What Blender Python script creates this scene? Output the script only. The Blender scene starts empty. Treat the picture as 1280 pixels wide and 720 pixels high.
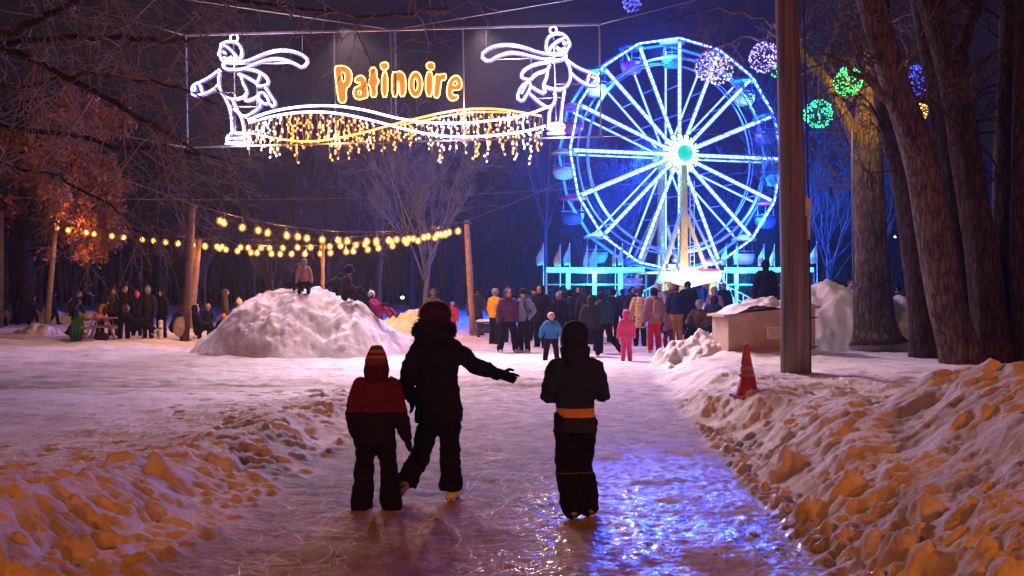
import bpy, bmesh, math, random
import numpy as np
from mathutils import Vector, Matrix
C = bpy.context.scene.collection
PI = math.pi
F = 1244.4          # focal length in photo pixels (35 mm lens on a 36 mm wide sensor, 1280 px)
EYE = 1.85          # camera height
HOR = 358.0         # horizon row of the photo
def at(px, py, d):
    return Vector(((px-640)/F*d, d, EYE+(HOR-py)/F*d))
def xat(px, d): return (px-640)/F*d
def sstep(a, b, x):
    t = np.clip((x-a)/(b-a), 0, 1); return t*t*(3-2*t)

# ---------------------------------------------------------------- noise
def _hash(ix, iy, seed):
    h = (ix.astype(np.int64)*374761393 + iy.astype(np.int64)*668265263 + seed*1442695041) & 0x7fffffff
    h = ((h ^ (h >> 13))*1274126177) & 0x7fffffff
    return ((h ^ (h >> 16)) & 0xffff)/65535.0
def perlin(x, y, seed=0):
    ix = np.floor(x); iy = np.floor(y); fx = x-ix; fy = y-iy
    ux = fx*fx*fx*(fx*(fx*6-15)+10); uy = fy*fy*fy*(fy*(fy*6-15)+10)
    def g(ox, oy):
        a = _hash(ix+ox, iy+oy, seed)*2*PI
        return np.cos(a)*(fx-ox)+np.sin(a)*(fy-oy)
    a = g(0,0)+ux*(g(1,0)-g(0,0)); b = g(0,1)+ux*(g(1,1)-g(0,1))
    return (a+uy*(b-a))*1.5
def fbm(x, y, seed=0, oct=4, gain=.5, lac=2.03):
    s = 0; a = 1
    for k in range(oct):
        s = s+a*perlin(x, y, seed+k*17); x = x*lac+3.1; y = y*lac-1.7; a *= gain
    return s
def billow(x, y, seed=0, oct=4, gain=.5):
    s = 0; a = 1
    for k in range(oct):
        s = s+a*(np.abs(perlin(x, y, seed+k*13))*2-.5); x = x*2.1+1.3; y = y*2.1+4.2; a *= gain
    return s

# ---------------------------------------------------------------- mesh builder
class MB:
    def __init__(s): s.v = []; s.f = []; s.n = 0
    def add(s, v, f):
        v = np.asarray(v, dtype=np.float64).reshape(-1, 3)
        s.v.append(v); b = s.n; s.f.extend([tuple(i+b for i in q) for q in f]); s.n += len(v)
    def tube(s, path, radii, sides=8, cap='flat', ref=(1,0,0), squash=None, closed=False):
        P = np.array([tuple(p) for p in path], float); n = len(P)
        R = np.full(n, radii, float) if np.isscalar(radii) else np.array(radii, float)
        if R.ndim == 1: R = np.stack([R, R], 1)
        T = np.zeros_like(P)
        if closed: T = np.roll(P, -1, 0)-np.roll(P, 1, 0)
        else:
            T[1:-1] = P[2:]-P[:-2]; T[0] = P[1]-P[0]; T[-1] = P[-1]-P[-2]
        T /= (np.linalg.norm(T, axis=1, keepdims=True)+1e-12)
        if cap == 'round':      # hemispherical ends as extra rings
            pre, post = [], []
            for a in (80, 60, 35): 
                q = math.radians(a); pre.append((P[0]-T[0]*R[0].min()*math.sin(q), T[0], R[0]*math.cos(q)))
                post.append((P[-1]+T[-1]*R[-1].min()*math.sin(q), T[-1], R[-1]*math.cos(q)))
            post = post[::-1]
            P = np.vstack([[x[0] for x in pre], P, [x[0] for x in post]])
            T = np.vstack([[x[1] for x in pre], T, [x[1] for x in post]])
            R = np.vstack([[x[2] for x in pre], R, [x[2] for x in post]]); n = len(P)
        ref = np.array(ref, float)
        U = ref-(T@ref)[:, None]*T
        ln = np.linalg.norm(U, axis=1)
        bad = ln < .25
        if bad.any():
            r2 = np.array([0, 1, 0.]) if abs(ref[1]) < .5 else np.array([0, 0, 1.])
            if bad.all() or True:
                U2 = r2-(T@r2)[:, None]*T
                U = U2; ln = np.linalg.norm(U, axis=1)
                b2 = ln < .05
                if b2.any():
                    r3 = np.array([.577, .577, .577]); U3 = r3-(T@r3)[:, None]*T
                    U[b2] = U3[b2]; ln = np.linalg.norm(U, axis=1)
        U /= ln[:, None]+1e-12
        V = np.cross(T, U)
        a = np.arange(sides)*2*PI/sides
        ring = P[:, None, :]+U[:, None, :]*(R[:, :1, None]*np.cos(a)[None, :, None])+V[:, None, :]*(R[:, 1:, None]*np.sin(a)[None, :, None])
        f = []
        m = n if closed else n-1
        for i in range(m):
            k = (i+1) % n
            for j in range(sides):
                j2 = (j+1) % sides
                f.append((i*sides+j, i*sides+j2, k*sides+j2, k*sides+j))
        if not closed:
            f.append(tuple(range(sides-1, -1, -1))); f.append(tuple((n-1)*sides+j for j in range(sides)))
        s.add(ring, f)
    def box(s, c, size, rot=None, bevel=0):
        hx, hy, hz = size[0]/2, size[1]/2, size[2]/2
        v = np.array([(x, y, z) for x in (-hx, hx) for y in (-hy, hy) for z in (-hz, hz)])
        if rot is not None: v = v@np.array(rot.to_3x3()).T
        s.add(v+np.array(tuple(c)), [(0,1,3,2),(4,6,7,5),(0,4,5,1),(2,3,7,6),(0,2,6,4),(1,5,7,3)])
    def bar(s, a, b, w, h, up=(0,0,1)):      # box from a to b
        a = Vector(a); b = Vector(b); t = (b-a); L = t.length; t.normalize()
        u = Vector(up); u = u-t*u.dot(t)
        if u.length < 1e-3: u = Vector((1,0,0))-t*t.x
        u.normalize(); r = t.cross(u)
        M = Matrix((r, t, u)).transposed()
        s.box((a+b)/2, (w, L, h), M)
    def ell(s, c, r, seg=12, rings=8, rot=None):
        th = np.linspace(0, PI, rings+1)[1:-1]; ph = np.arange(seg)*2*PI/seg
        v = [(0,0,1)]+[(math.sin(t)*math.cos(p), math.sin(t)*math.sin(p), math.cos(t)) for t in th for p in ph]+[(0,0,-1)]
        v = np.array(v)*np.array(r)
        if rot is not None: v = v@np.array(rot.to_3x3()).T
        f = [(0, 1+j, 1+(j+1) % seg) for j in range(seg)]
        for i in range(rings-2):
            for j in range(seg):
                a = 1+i*seg+j; b = 1+i*seg+(j+1) % seg
                f.append((a, a+seg, b+seg, b))
        e = 1+(rings-2)*seg; L = len(v)-1
        f += [(L, e+(j+1) % seg, e+j) for j in range(seg)]
        s.add(v+np.array(tuple(c)), f)
    def lathe(s, prof, c=(0,0,0), seg=24):   # prof [(r,z)]
        n = len(prof); a = np.arange(seg)*2*PI/seg
        v = [(r*math.cos(t), r*math.sin(t), z) for r, z in prof for t in a]
        f = [(i*seg+j, i*seg+(j+1) % seg, (i+1)*seg+(j+1) % seg, (i+1)*seg+j) for i in range(n-1) for j in range(seg)]
        f.append(tuple(range(seg-1, -1, -1))); f.append(tuple((n-1)*seg+j for j in range(seg)))
        s.add(np.array(v)+np.array(tuple(c)), f)
    def mesh(s, name, smooth=True):
        me = bpy.data.meshes.new(name)
        v = np.vstack(s.v) if s.v else np.zeros((0, 3))
        me.from_pydata(v.tolist(), [], s.f); me.validate()
        if smooth: me.polygons.foreach_set('use_smooth', [True]*len(me.polygons))
        me.update(); return me
    def build(s, name, mat, parent=None, smooth=True, loc=None):
        o = bpy.data.objects.new(name, s.mesh(name, smooth)); C.objects.link(o)
        if mat is not None: o.data.materials.append(mat)
        if parent is not None: o.parent = parent
        if loc is not None: o.location = loc
        return o
def grid_mesh(name, X, Y, Z, mat, smooth=True):
    ny, nx = X.shape
    v = np.stack([X, Y, Z], -1).reshape(-1, 3)
    i = np.arange(ny*nx).reshape(ny, nx)
    q = np.stack([i[:-1, :-1], i[:-1, 1:], i[1:, 1:], i[1:, :-1]], -1).reshape(-1, 4)
    me = bpy.data.meshes.new(name)
    me.vertices.add(len(v)); me.vertices.foreach_set('co', v.ravel())
    me.loops.add(q.size); me.loops.foreach_set('vertex_index', q.ravel().astype(np.int32))
    me.polygons.add(len(q)); me.polygons.foreach_set('loop_start', np.arange(0, q.size, 4, dtype=np.int32))
    me.polygons.foreach_set('use_smooth', np.ones(len(q), bool))
    me.update(); me.validate(); me.materials.append(mat)
    o = bpy.data.objects.new(name, me); C.objects.link(o); return o
def tag(o, label=None, cat=None, group=None, kind=None):
    if label: o['label'] = label
    if cat: o['category'] = cat
    if group: o['group'] = group
    if kind: o['kind'] = kind
    return o
def empty(name, loc, rz=0, **k):
    o = bpy.data.objects.new(name, None); C.objects.link(o); o.location = loc; o.rotation_euler = (0, 0, rz)
    o.empty_display_size = .2
    return tag(o, **k)
def copy_tree(o, parent=None):
    c = o.copy(); C.objects.link(c)
    if parent is not None: c.parent = parent
    for ch in list(o.children): copy_tree(ch, c)
    return c

# ---------------------------------------------------------------- materials
MATS = {}
def mat(name, col, rough=.6, var=.15, scale=8, bump=0, bscale=40, metal=0, spec=.5, dist=.01, grain=None):
    if name in MATS: return MATS[name]
    m = bpy.data.materials.new(name); m.use_nodes = True; nt = m.node_tree; N = nt.nodes; L = nt.links
    b = N['Principled BSDF']; b.inputs['Roughness'].default_value = rough; b.inputs['Metallic'].default_value = metal
    b.inputs['Specular IOR Level'].default_value = spec
    tc = N.new('ShaderNodeTexCoord')
    co = tc.outputs['Object']
    if grain:
        mp = N.new('ShaderNodeMapping'); mp.inputs['Scale'].default_value = grain; L.new(co, mp.inputs['Vector']); co = mp.outputs[0]
    n = N.new('ShaderNodeTexNoise'); n.inputs['Scale'].default_value = scale; n.inputs['Detail'].default_value = 5
    L.new(co, n.inputs['Vector'])
    r = N.new('ShaderNodeValToRGB')
    c0 = [max(0, c*(1-var*1.6)) for c in col]; c1 = [min(1, c*(1+var*1.6)) for c in col]
    r.color_ramp.elements[0].position = .3; r.color_ramp.elements[0].color = (*c0, 1)
    r.color_ramp.elements[1].position = .7; r.color_ramp.elements[1].color = (*c1, 1)
    L.new(n.outputs['Fac'], r.inputs['Fac']); L.new(r.outputs['Color'], b.inputs['Base Color'])
    if bump:
        n2 = N.new('ShaderNodeTexNoise'); n2.inputs['Scale'].default_value = bscale; n2.inputs['Detail'].default_value = 6
        L.new(co, n2.inputs['Vector'])
        bp = N.new('ShaderNodeBump'); bp.inputs['Strength'].default_value = bump; bp.inputs['Distance'].default_value = dist
        L.new(n2.outputs['Fac'], bp.inputs['Height']); L.new(bp.outputs['Normal'], b.inputs['Normal'])
    MATS[name] = m; return m
def emit(name, col, st, base=(.02,.02,.02), ao=False):
    if name in MATS: return MATS[name]
    m = bpy.data.materials.new(name); m.use_nodes = True; b = m.node_tree.nodes['Principled BSDF']
    b.inputs['Base Color'].default_value = (*base, 1); b.inputs['Roughness'].default_value = .4
    b.inputs['Emission Color'].default_value = (*col, 1); b.inputs['Emission Strength'].default_value = st
    MATS[name] = m; return m
def cloth(name, col, bands=None, quilt=0, var=.18, rough=.8, axis='Z'):
    """woven cloth; bands = [(height in metres, colour) ...] sewn panels from the hem up; quilt = stitched tube spacing"""
    if name in MATS: return MATS[name]
    m = bpy.data.materials.new(name); m.use_nodes = True; nt = m.node_tree; N = nt.nodes; L = nt.links
    b = N['Principled BSDF']; b.inputs['Roughness'].default_value = rough; b.inputs['Specular IOR Level'].default_value = .12
    b.inputs['Sheen Weight'].default_value = .0
    tc = N.new('ShaderNodeTexCoord'); sp = N.new('ShaderNodeSeparateXYZ'); L.new(tc.outputs['Object'], sp.inputs[0])
    ns = N.new('ShaderNodeTexNoise'); ns.inputs['Scale'].default_value = 7; ns.inputs['Detail'].default_value = 6
    L.new(tc.outputs['Object'], ns.inputs['Vector'])
    mx = N.new('ShaderNodeMix'); mx.data_type = 'RGBA'; mx.blend_type = 'MULTIPLY'; mx.inputs['Factor'].default_value = 1
    if bands:
        r = N.new('ShaderNodeValToRGB'); r.color_ramp.interpolation = 'CONSTANT'
        el = r.color_ramp.elements; el[0].position = 0; el[0].color = (*col, 1); el.remove(el[1])
        for z, c in bands:
            e = el.new(z/2.0); e.color = (*c, 1)
        md = N.new('ShaderNodeMath'); md.operation = 'MULTIPLY'; md.inputs[1].default_value = .5
        L.new(sp.outputs[axis], md.inputs[0]); L.new(md.outputs[0], r.inputs['Fac']); src = r.outputs['Color']
    else:
        rg = N.new('ShaderNodeRGB'); rg.outputs[0].default_value = (*col, 1); src = rg.outputs[0]
    mr = N.new('ShaderNodeMapRange'); mr.inputs['To Min'].default_value = 1-var*2; mr.inputs['To Max'].default_value = 1+var*2
    L.new(ns.outputs['Fac'], mr.inputs['Value'])
    L.new(src, mx.inputs['A']); L.new(mr.outputs[0], mx.inputs['B']); L.new(mx.outputs['Result'], b.inputs['Base Color'])
    bp = N.new('ShaderNodeBump'); bp.inputs['Strength'].default_value = .6; bp.inputs['Distance'].default_value = .02
    if quilt:
        w = N.new('ShaderNodeMath'); w.operation = 'MULTIPLY'; w.inputs[1].default_value = PI/quilt
        sn = N.new('ShaderNodeMath'); sn.operation = 'SINE'; ab = N.new('ShaderNodeMath'); ab.operation = 'ABSOLUTE'
        L.new(sp.outputs['Z'], w.inputs[0]); L.new(w.outputs[0], sn.inputs[0]); L.new(sn.outputs[0], ab.inputs[0])
        ad = N.new('ShaderNodeMath'); ad.operation = 'ADD'; L.new(ab.outputs[0], ad.inputs[0]); L.new(ns.outputs['Fac'], ad.inputs[1])
        L.new(ad.outputs[0], bp.inputs['Height'])
    else: L.new(ns.outputs['Fac'], bp.inputs['Height'])
    L.new(bp.outputs['Normal'], b.inputs['Normal'])
    MATS[name] = m; return m
def bark(name, col, scale=6, strength=1.0):
    if name in MATS: return MATS[name]
    m = bpy.data.materials.new(name); m.use_nodes = True; nt = m.node_tree; N = nt.nodes; L = nt.links
    b = N['Principled BSDF']; b.inputs['Roughness'].default_value = .9; b.inputs['Specular IOR Level'].default_value = .15
    tc = N.new('ShaderNodeTexCoord'); mp = N.new('ShaderNodeMapping'); mp.inputs['Scale'].default_value = (1, 1, .24)
    L.new(tc.outputs['Object'], mp.inputs['Vector'])
    v = N.new('ShaderNodeTexVoronoi'); v.feature = 'DISTANCE_TO_EDGE'; v.inputs['Scale'].default_value = scale*2.4
    n = N.new('ShaderNodeTexNoise'); n.inputs['Scale'].default_value = scale*2; n.inputs['Detail'].default_value = 8
    L.new(mp.outputs[0], n.inputs['Vector'])
    mxv = N.new('ShaderNodeMix'); mxv.data_type = 'VECTOR'; mxv.inputs['Factor'].default_value = .12
    L.new(mp.outputs[0], mxv.inputs['A']); L.new(n.outputs['Color'], mxv.inputs['B']); L.new(mxv.outputs['Result'], v.inputs['Vector'])
    sm = N.new('ShaderNodeMath'); sm.operation = 'SMOOTH_MIN'; sm.inputs[1].default_value = .22; sm.inputs[2].default_value = .1
    L.new(v.outputs['Distance'], sm.inputs[0])
    ad = N.new('ShaderNodeMath'); ad.operation = 'MULTIPLY_ADD'; ad.inputs[1].default_value = .25
    L.new(n.outputs['Fac'], ad.inputs[0]); L.new(sm.outputs[0], ad.inputs[2])
    r = N.new('ShaderNodeValToRGB'); e = r.color_ramp.elements
    big = N.new('ShaderNodeTexNoise'); big.inputs['Scale'].default_value = 1.1; big.inputs['Detail'].default_value = 7; big.inputs['Roughness'].default_value = .7; L.new(tc.outputs['Object'], big.inputs['Vector'])
    bm_ = N.new('ShaderNodeMapRange'); bm_.inputs['From Min'].default_value = .3; bm_.inputs['From Max'].default_value = .7; bm_.inputs['To Min'].default_value = .55; bm_.inputs['To Max'].default_value = 1.4; L.new(big.outputs['Fac'], bm_.inputs['Value'])
    e[0].position = .1; e[0].color = (*[c*.30 for c in col], 1); e[1].position = .36; e[1].color = (*[c*1.25 for c in col], 1)
    L.new(ad.outputs[0], r.inputs['Fac']); mm = N.new('ShaderNodeMix'); mm.data_type = 'RGBA'; mm.blend_type = 'MULTIPLY'; mm.inputs['Factor'].default_value = 1; L.new(r.outputs['Color'], mm.inputs['A']); L.new(bm_.outputs[0], mm.inputs['B']); L.new(mm.outputs['Result'], b.inputs['Base Color'])
    bp = N.new('ShaderNodeBump'); bp.inputs['Strength'].default_value = strength; bp.inputs['Distance'].default_value = .05
    L.new(ad.outputs[0], bp.inputs['Height']); L.new(bp.outputs['Normal'], b.inputs['Normal'])
    MATS[name] = m; return m

# ---------------------------------------------------------------- deferred remesh (one depsgraph pass at the end)
PENDING = []
def remesh(o, vox, smooth=3, disp=0, dscale=.1):
    md = o.modifiers.new('r', 'REMESH'); md.mode = 'VOXEL'; md.voxel_size = vox; md.use_smooth_shade = True
    s = o.modifiers.new('s', 'SMOOTH'); s.iterations = smooth; s.factor = .5
    if disp:
        t = bpy.data.textures.new('folds', 'CLOUDS'); t.noise_scale = dscale; t.noise_depth = 2
        d = o.modifiers.new('d', 'DISPLACE'); d.texture = t; d.strength = disp; d.mid_level = .5; d.texture_coords = 'LOCAL'
    PENDING.append(o); return o
def bake_pending():
    bpy.context.view_layer.update(); dg = bpy.context.evaluated_depsgraph_get()
    for o in PENDING:
        me = bpy.data.meshes.new_from_object(o.evaluated_get(dg), preserve_all_data_layers=True, depsgraph=dg)
        o.modifiers.clear(); o.data = me
        me.polygons.foreach_set('use_smooth', [True]*len(me.polygons))
        zones = ZONES.get(o.name)
        if zones: zones(me)
ZONES = {}
# ================================================================= camera, world, lamps
cam = bpy.data.cameras.new('camera'); cam.lens = 35; cam.sensor_width = 36; cam.clip_end = 3000; cam.shift_y = -.0016
camo = bpy.data.objects.new('camera', cam); C.objects.link(camo); camo.location = (0, 0, EYE); camo.rotation_euler = (PI/2, 0, 0)
S = bpy.context.scene; S.camera = camo
S.view_settings.view_transform = 'Standard'; S.view_settings.look = 'None'; S.view_settings.exposure = 0; S.view_settings.gamma = 1
S.render.engine = 'CYCLES'; cy = S.cycles; cy.max_bounces = 5; cy.diffuse_bounces = 2; cy.glossy_bounces = 3; cy.volume_bounces = 0
cy.transparent_max_bounces = 6; cy.caustics_reflective = False; cy.caustics_refractive = False; cy.sample_clamp_indirect = 4; cy.use_light_tree = True
cy.use_denoising = True
W = bpy.data.worlds.new('World'); S.world = W; W.use_nodes = True
bg = W.node_tree.nodes['Background']; bg.inputs['Color'].default_value = (.60, .33, .50, 1); bg.inputs['Strength'].default_value = .019

def lamp(name, loc, power, col, rad=.3, kind='POINT', rot=None, size=None):
    l = bpy.data.lights.new(name, kind); l.energy = power; l.color = col; l.shadow_soft_size = rad
    o = bpy.data.objects.new(name, l); C.objects.link(o); o.location = loc
    if rot: o.rotation_euler = rot
    return o
# sodium street lamps along the path behind the viewer
SOD = (1, .235, .006)
lamp('street_lamp_light', (-9, -7, 7.5), 2800, SOD, .25)
lamp('street_lamp_light', (10.5, -5, 7.5), 3700, SOD, .25)

# ================================================================= ground
def edgeL(y): return -2.3+.05*np.clip(y-6, 0, 8)
def edgeR(y): return 2.02+.055*np.clip(y-4, 0, 40)+np.clip(y-19, 0, 9)*.12
def path_mask(x, y):
    n = perlin(x*.9, y*.9, 5)*.22+perlin(x*3, y*3, 8)*.08
    L = sstep(-.15, .25, x-edgeL(y)+n); R = sstep(-.15, .25, edgeR(y)-x+n)
    openL = sstep(16.2, 18.2, y+n)
    return np.maximum(L, openL*sstep(-30,-1,x)*0+L)*R
def ground_h(x, y, detail=True):
    x = np.asarray(x, float); y = np.asarray(y, float)
    w = perlin(x*.55, y*.55, 1)*.35+perlin(x*1.7, y*1.7, 2)*.16
    sL = edgeL(y)-x+w; sR = x-edgeR(y)+w
    fl = 1-sstep(14.5, 17.6, y+perlin(x*.5, y*.1, 3)*.8)
    hl = fl*(.16*sstep(0, 1.1, sL)-.05*sstep(1.5, 3.5, sL)+.34*np.exp(-((x+3.9)/1.5)**2-((y-6.4)/1.7)**2)+.10*np.exp(-((sL-1.0)/.6)**2))
    nearR = 1-sstep(8.2, 14.0, y+perlin(x*.4, y*.4, 9)*1.2)
    fr = 1-.55*sstep(17, 26, y)
    hr = fr*.36*sstep(0, 1.15, sR)+nearR*.78*sstep(.5, 2.7, sR)*(1+.12*perlin(x*.8,y*.5,31))+.12*np.exp(-((sR-.7)/.4)**2)*(1-sstep(16, 19, y))
    hr = hr*(1-sstep(32, 42, y))
    h = np.maximum(hl, 0)+np.maximum(hr, 0)
    if detail:
        bank = np.maximum(sstep(0, .5, sL)*fl*(1-.75*sstep(2.0, 4.2, sL)*sstep(9, 11, y)), sstep(0, .5, sR)*(1-.7*sstep(14, 19, y)))
        bank = bank*np.clip(1.25-y/45, .2, 1)
        b1 = billow(x*.75+.3*perlin(x*2, y*2, 4), y*.75, 11, 5, .52)
        tn = fbm(x*.9+perlin(x*2.5,y*2.5,41)*.25, y*1.25, 21, 4)*2.2
        tf = tn-np.floor(tn); terr = np.floor(tn)+sstep(.62, .95, tf)
        right = x > 0
        ang = np.where(right, .95, 2.3); u = x*np.cos(ang)+y*np.sin(ang); v = -x*np.sin(ang)+y*np.cos(ang)
        wv = .25*perlin(u*1.3, v*1.3, 44)
        sr = lambda n_: 1-2.2*np.sqrt(n_*n_+.02)
        ridge = sr(perlin(u*.40+wv, v*1.05+wv, 45)); rid2 = sr(perlin(u*1.0+wv, v*2.4+wv, 46))
        amp = np.where(right, 1.0, .20+.18*sstep(7, 10, y))
        h = h+bank*(amp*(.10*ridge+.013*rid2+.014*b1+.030*terr)+.008*perlin(x*5, y*5, 6)+.011*billow(x*4.6, y*4.6, 61, 5, .62)+.009*billow(x*15, y*15, 7, 3, .65))
        h = h+.26*np.exp(-((x-5.6)/2.2)**2-((y-21.2)/1.3)**2)
        pl = (1-bank)
        ice = path_mask(x, y)*sstep(2,4,y)
        h = h+pl*(.014*perlin(x*1.4, y*1.1, 14)+.010*perlin(x*4.6, y*4.1, 12)*np.clip(1.3-y/40, .3, 1)+.009*billow(x*11, y*9, 13, 3, .6)*np.clip(1.2-y/22, 0, 1))
        # wheel ruts of the cross track, and low ploughed ridges
        for yy, a, ww in ((18.4, -.05, .12), (19.1, .07, .35), (23.6, .05, .5), (29.5, .04, .5)):
            h = h+a*np.exp(-((y-yy-.5*perlin(x*.12, y*0, 77)-.02*x)/ww)**2)*sstep(.5, -1.5, x-edgeL(y)*0-1.6)
        op = sstep(15.5, 19, y)*sstep(60, 35, y)
        h = h+op*(.030*billow(x*.7+.2*perlin(x*2,y*2,8), y*1.9, 93, 4, .6)+.018*np.minimum(0, perlin(x*.5+y*.1, y*3.4, 95)))*np.where(x < 1.2, 1, .45)
        h = h+.10*fbm(x*.35, y*.35, 91, 3)*sstep(19, 30, y)*sstep(1.0, 6, np.abs(x-1.5))
    return h
def nonuni(lo, hi, fine_lo, fine_hi, step, grow):
    a = list(np.arange(fine_lo, fine_hi, step)); s = step
    while a[-1] < hi: s *= grow; a.append(a[-1]+s)
    s = step; b = []
    x = fine_lo
    while x > lo: s *= grow; x -= s; b.append(x)
    return np.array(b[::-1]+a)
gx = nonuni(-420, 420, -5.2, 5.6, .0185, 1.035)
ys = [3.6]
while ys[-1] < 700: ys.append(ys[-1]+max(.013, .0034*ys[-1]) * (1 if ys[-1] < 40 else 1+(ys[-1]-40)*.05))
s_ = .02; y_ = 3.6; b_ = []
while y_ > -60: s_ *= 1.12; y_ -= s_; b_.append(y_)
gy = np.array(b_[::-1]+ys)
GX, GY = np.meshgrid(gx, gy)
GZ = ground_h(GX, GY)
# ploughed lumps of hard snow along the banks
rng = np.random.default_rng(7)
def lump(cx, cy, r, hh):
    i0, i1 = np.searchsorted(gy, (cy-r, cy+r)); j0, j1 = np.searchsorted(gx, (cx-r, cx+r))
    if i1-i0 < 3 or j1-j0 < 3: return
    xx = GX[i0:i1, j0:j1]; yy = GY[i0:i1, j0:j1]; k = rng.uniform(.7, 1.4); a = rng.uniform(0, PI)
    dx = (xx-cx)*math.cos(a)+(yy-cy)*math.sin(a); dy = -(xx-cx)*math.sin(a)+(yy-cy)*math.cos(a)
    q = 1-(dx/r)**2-(dy/(r/1.35))**2+.35*perlin(xx/r*1.3, yy/r*1.3, int(cx*97) % 50)
    GZ[i0:i1, j0:j1] += hh*np.sqrt(np.clip(q, 0, 1))*sstep(0, .3, q)
for k in range(4200):
    side = rng.random()
    y = 4.2+13*rng.random()**1.2
    if side < .45: x = float(edgeL(y))-abs(rng.normal(0, .75))+.1
    else: x = float(edgeR(y))+abs(rng.normal(0, .40))-.12
    r = .016+.062*rng.random()**3.0*(1.2)
    lump(x, y, r*(1+.35*(y < 8)), r*(.34 if x < 0 else .5))
for k in range(26):
    y = 4.6+5*rng.random(); x = float(edgeR(y))+.15+1.9*rng.random()**1.3
    if rng.random() < .3: x = float(edgeL(y))-.2-1.6*rng.random()
    lump(x, y, .10+.13*rng.random(), .05+.07*rng.random())

# boot holes trodden into the banks
for k in range(520):
    y = 4.6+13*rng.random(); s_ = 1.5*abs(rng.normal(0, 1))
    x = float(edgeL(y))-.3-s_ if rng.random() < .85 else float(edgeR(y))+.4+s_*1.2
    lump(x, y, .07+.07*rng.random(), -(.03+.05*rng.random()))
def snow_mat(name, ice=False):
    m = bpy.data.materials.new(name); m.use_nodes = True; nt = m.node_tree; N = nt.nodes; L = nt.links
    b = N['Principled BSDF']; geo = N.new('ShaderNodeNewGeometry')
    def noise(sc, det=5, ro=.6, vec=None):
        n = N.new('ShaderNodeTexNoise'); n.inputs['Scale'].default_value = sc; n.inputs['Detail'].default_value = det; n.inputs['Roughness'].default_value = ro
        L.new(vec or geo.outputs['Position'], n.inputs['Vector']); return n.outputs['Fac']
    def ramp(fac, p0, c0, p1, c1):
        r = N.new('ShaderNodeValToRGB'); e = r.color_ramp.elements
        e[0].position = p0; e[0].color = (*c0, 1); e[1].position = p1; e[1].color = (*c1, 1); L.new(fac, r.inputs['Fac']); return r.outputs['Color']
    def mrange(v, a, b_, c, d):
        r = N.new('ShaderNodeMapRange'); r.inputs['From Min'].default_value = a; r.inputs['From Max'].default_value = b_
        r.inputs['To Min'].default_value = c; r.inputs['To Max'].default_value = d; L.new(v, r.inputs['Value']); return r.outputs[0]
    def mixc(f, a, b_):
        x = N.new('ShaderNodeMix'); x.data_type = 'RGBA'; L.new(f, x.inputs['Factor']); L.new(a, x.inputs['A']); L.new(b_, x.inputs['B']); return x.outputs['Result']
    def math_(op, a, b_=None, v=None):
        x = N.new('ShaderNodeMath'); x.operation = op; L.new(a, x.inputs[0])
        if b_ is not None: L.new(b_, x.inputs[1])
        if v is not None: x.inputs[1].default_value = v
        return x.outputs[0]
    snow = ramp(noise(1.7, 8, .65), .30, (.66, .62, .58), .62, (.86, .86, .87))
    fine = noise(48, 6, .75)
    dirt = ramp(noise(1.1, 10, .8), .50, (0, 0, 0), .72, (.85, .85, .85)); brown = N.new('ShaderNodeRGB'); brown.outputs[0].default_value = (.30, .24, .19, 1)
    snow = mixc(dirt, snow, brown.outputs[0]); col = snow; rough = None
    bp = N.new('ShaderNodeBump'); bp.inputs['Strength'].default_value = .8; bp.inputs['Distance'].default_value = .025
    h = math_('ADD', fine, noise(14, 5, .6))
    if ice:
        at_ = N.new('ShaderNodeAttribute'); at_.attribute_name = 'ice'; pm = at_.outputs['Fac']
        icec = ramp(noise(3.2, 8, .7), .36, (.26, .22, .20), .66, (.56, .52, .53))
        patch = noise(1.15, 6, .62)
        frost = ramp(noise(9, 8, .72), .50, (0, 0, 0), .62, (1, 1, 1))
        col = mixc(pm, snow, icec)
        polish = math_('MULTIPLY', mrange(patch, .41, .49, 0, 1), mrange(noise(10, 4, .6), .38, .56, .0, 1))
        polish = math_('MULTIPLY', polish, pm)
        pa = N.new('ShaderNodeAttribute'); pa.attribute_name = 'refrozen'; polish = math_('MULTIPLY', polish, pa.outputs['Fac'])
        rough = mrange(polish, 0, 1, .70, .12)
        L.new(rough, b.inputs['Roughness'])
        clear = N.new('ShaderNodeRGB'); clear.outputs[0].default_value = (.10, .095, .11, 1); col = mixc(polish, col, clear.outputs[0])
        L.new(polish, b.inputs['Coat Weight']); b.inputs['Coat Roughness'].default_value = .11; b.inputs['Coat IOR'].default_value = 1.7
        sp = mrange(polish, 0, 1, .05, 1.0); L.new(sp, b.inputs['Specular IOR Level'])
        st = mrange(polish, 0, 1, .75, .24); L.new(st, bp.inputs['Strength'])
    else:
        b.inputs['Roughness'].default_value = .6
    L.new(col, b.inputs['Base Color'])
    L.new(h, bp.inputs['Height']); L.new(bp.outputs['Normal'], b.inputs['Normal'])
    return m
M_GROUND = snow_mat('ice_and_snow', True); M_SNOW = snow_mat('packed_snow')
ground = grid_mesh('ground', GX, GY, GZ, M_GROUND); tag(ground, kind='structure')
ic = path_mask(GX, GY)*sstep(2.5, 4, GY)
ic = np.maximum(ic*(1-.45*sstep(17, 24, GY)), .28*(1-sstep(26,40,GY))*sstep(16.8, 18, GY)*(GX < 3))
A = ground.data.attributes.new('ice', 'FLOAT', 'POINT'); A.data.foreach_set('value', ic.ravel().astype(np.float32))

rf = np.exp(-((GX-1.35-.07*(GY-7))/.80)**2-((GY-7.2)/2.6)**2)*1.25
A = ground.data.attributes.new('refrozen', 'FLOAT', 'POINT'); A.data.foreach_set('value', np.clip(rf, 0, 1).ravel().astype(np.float32))
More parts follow.
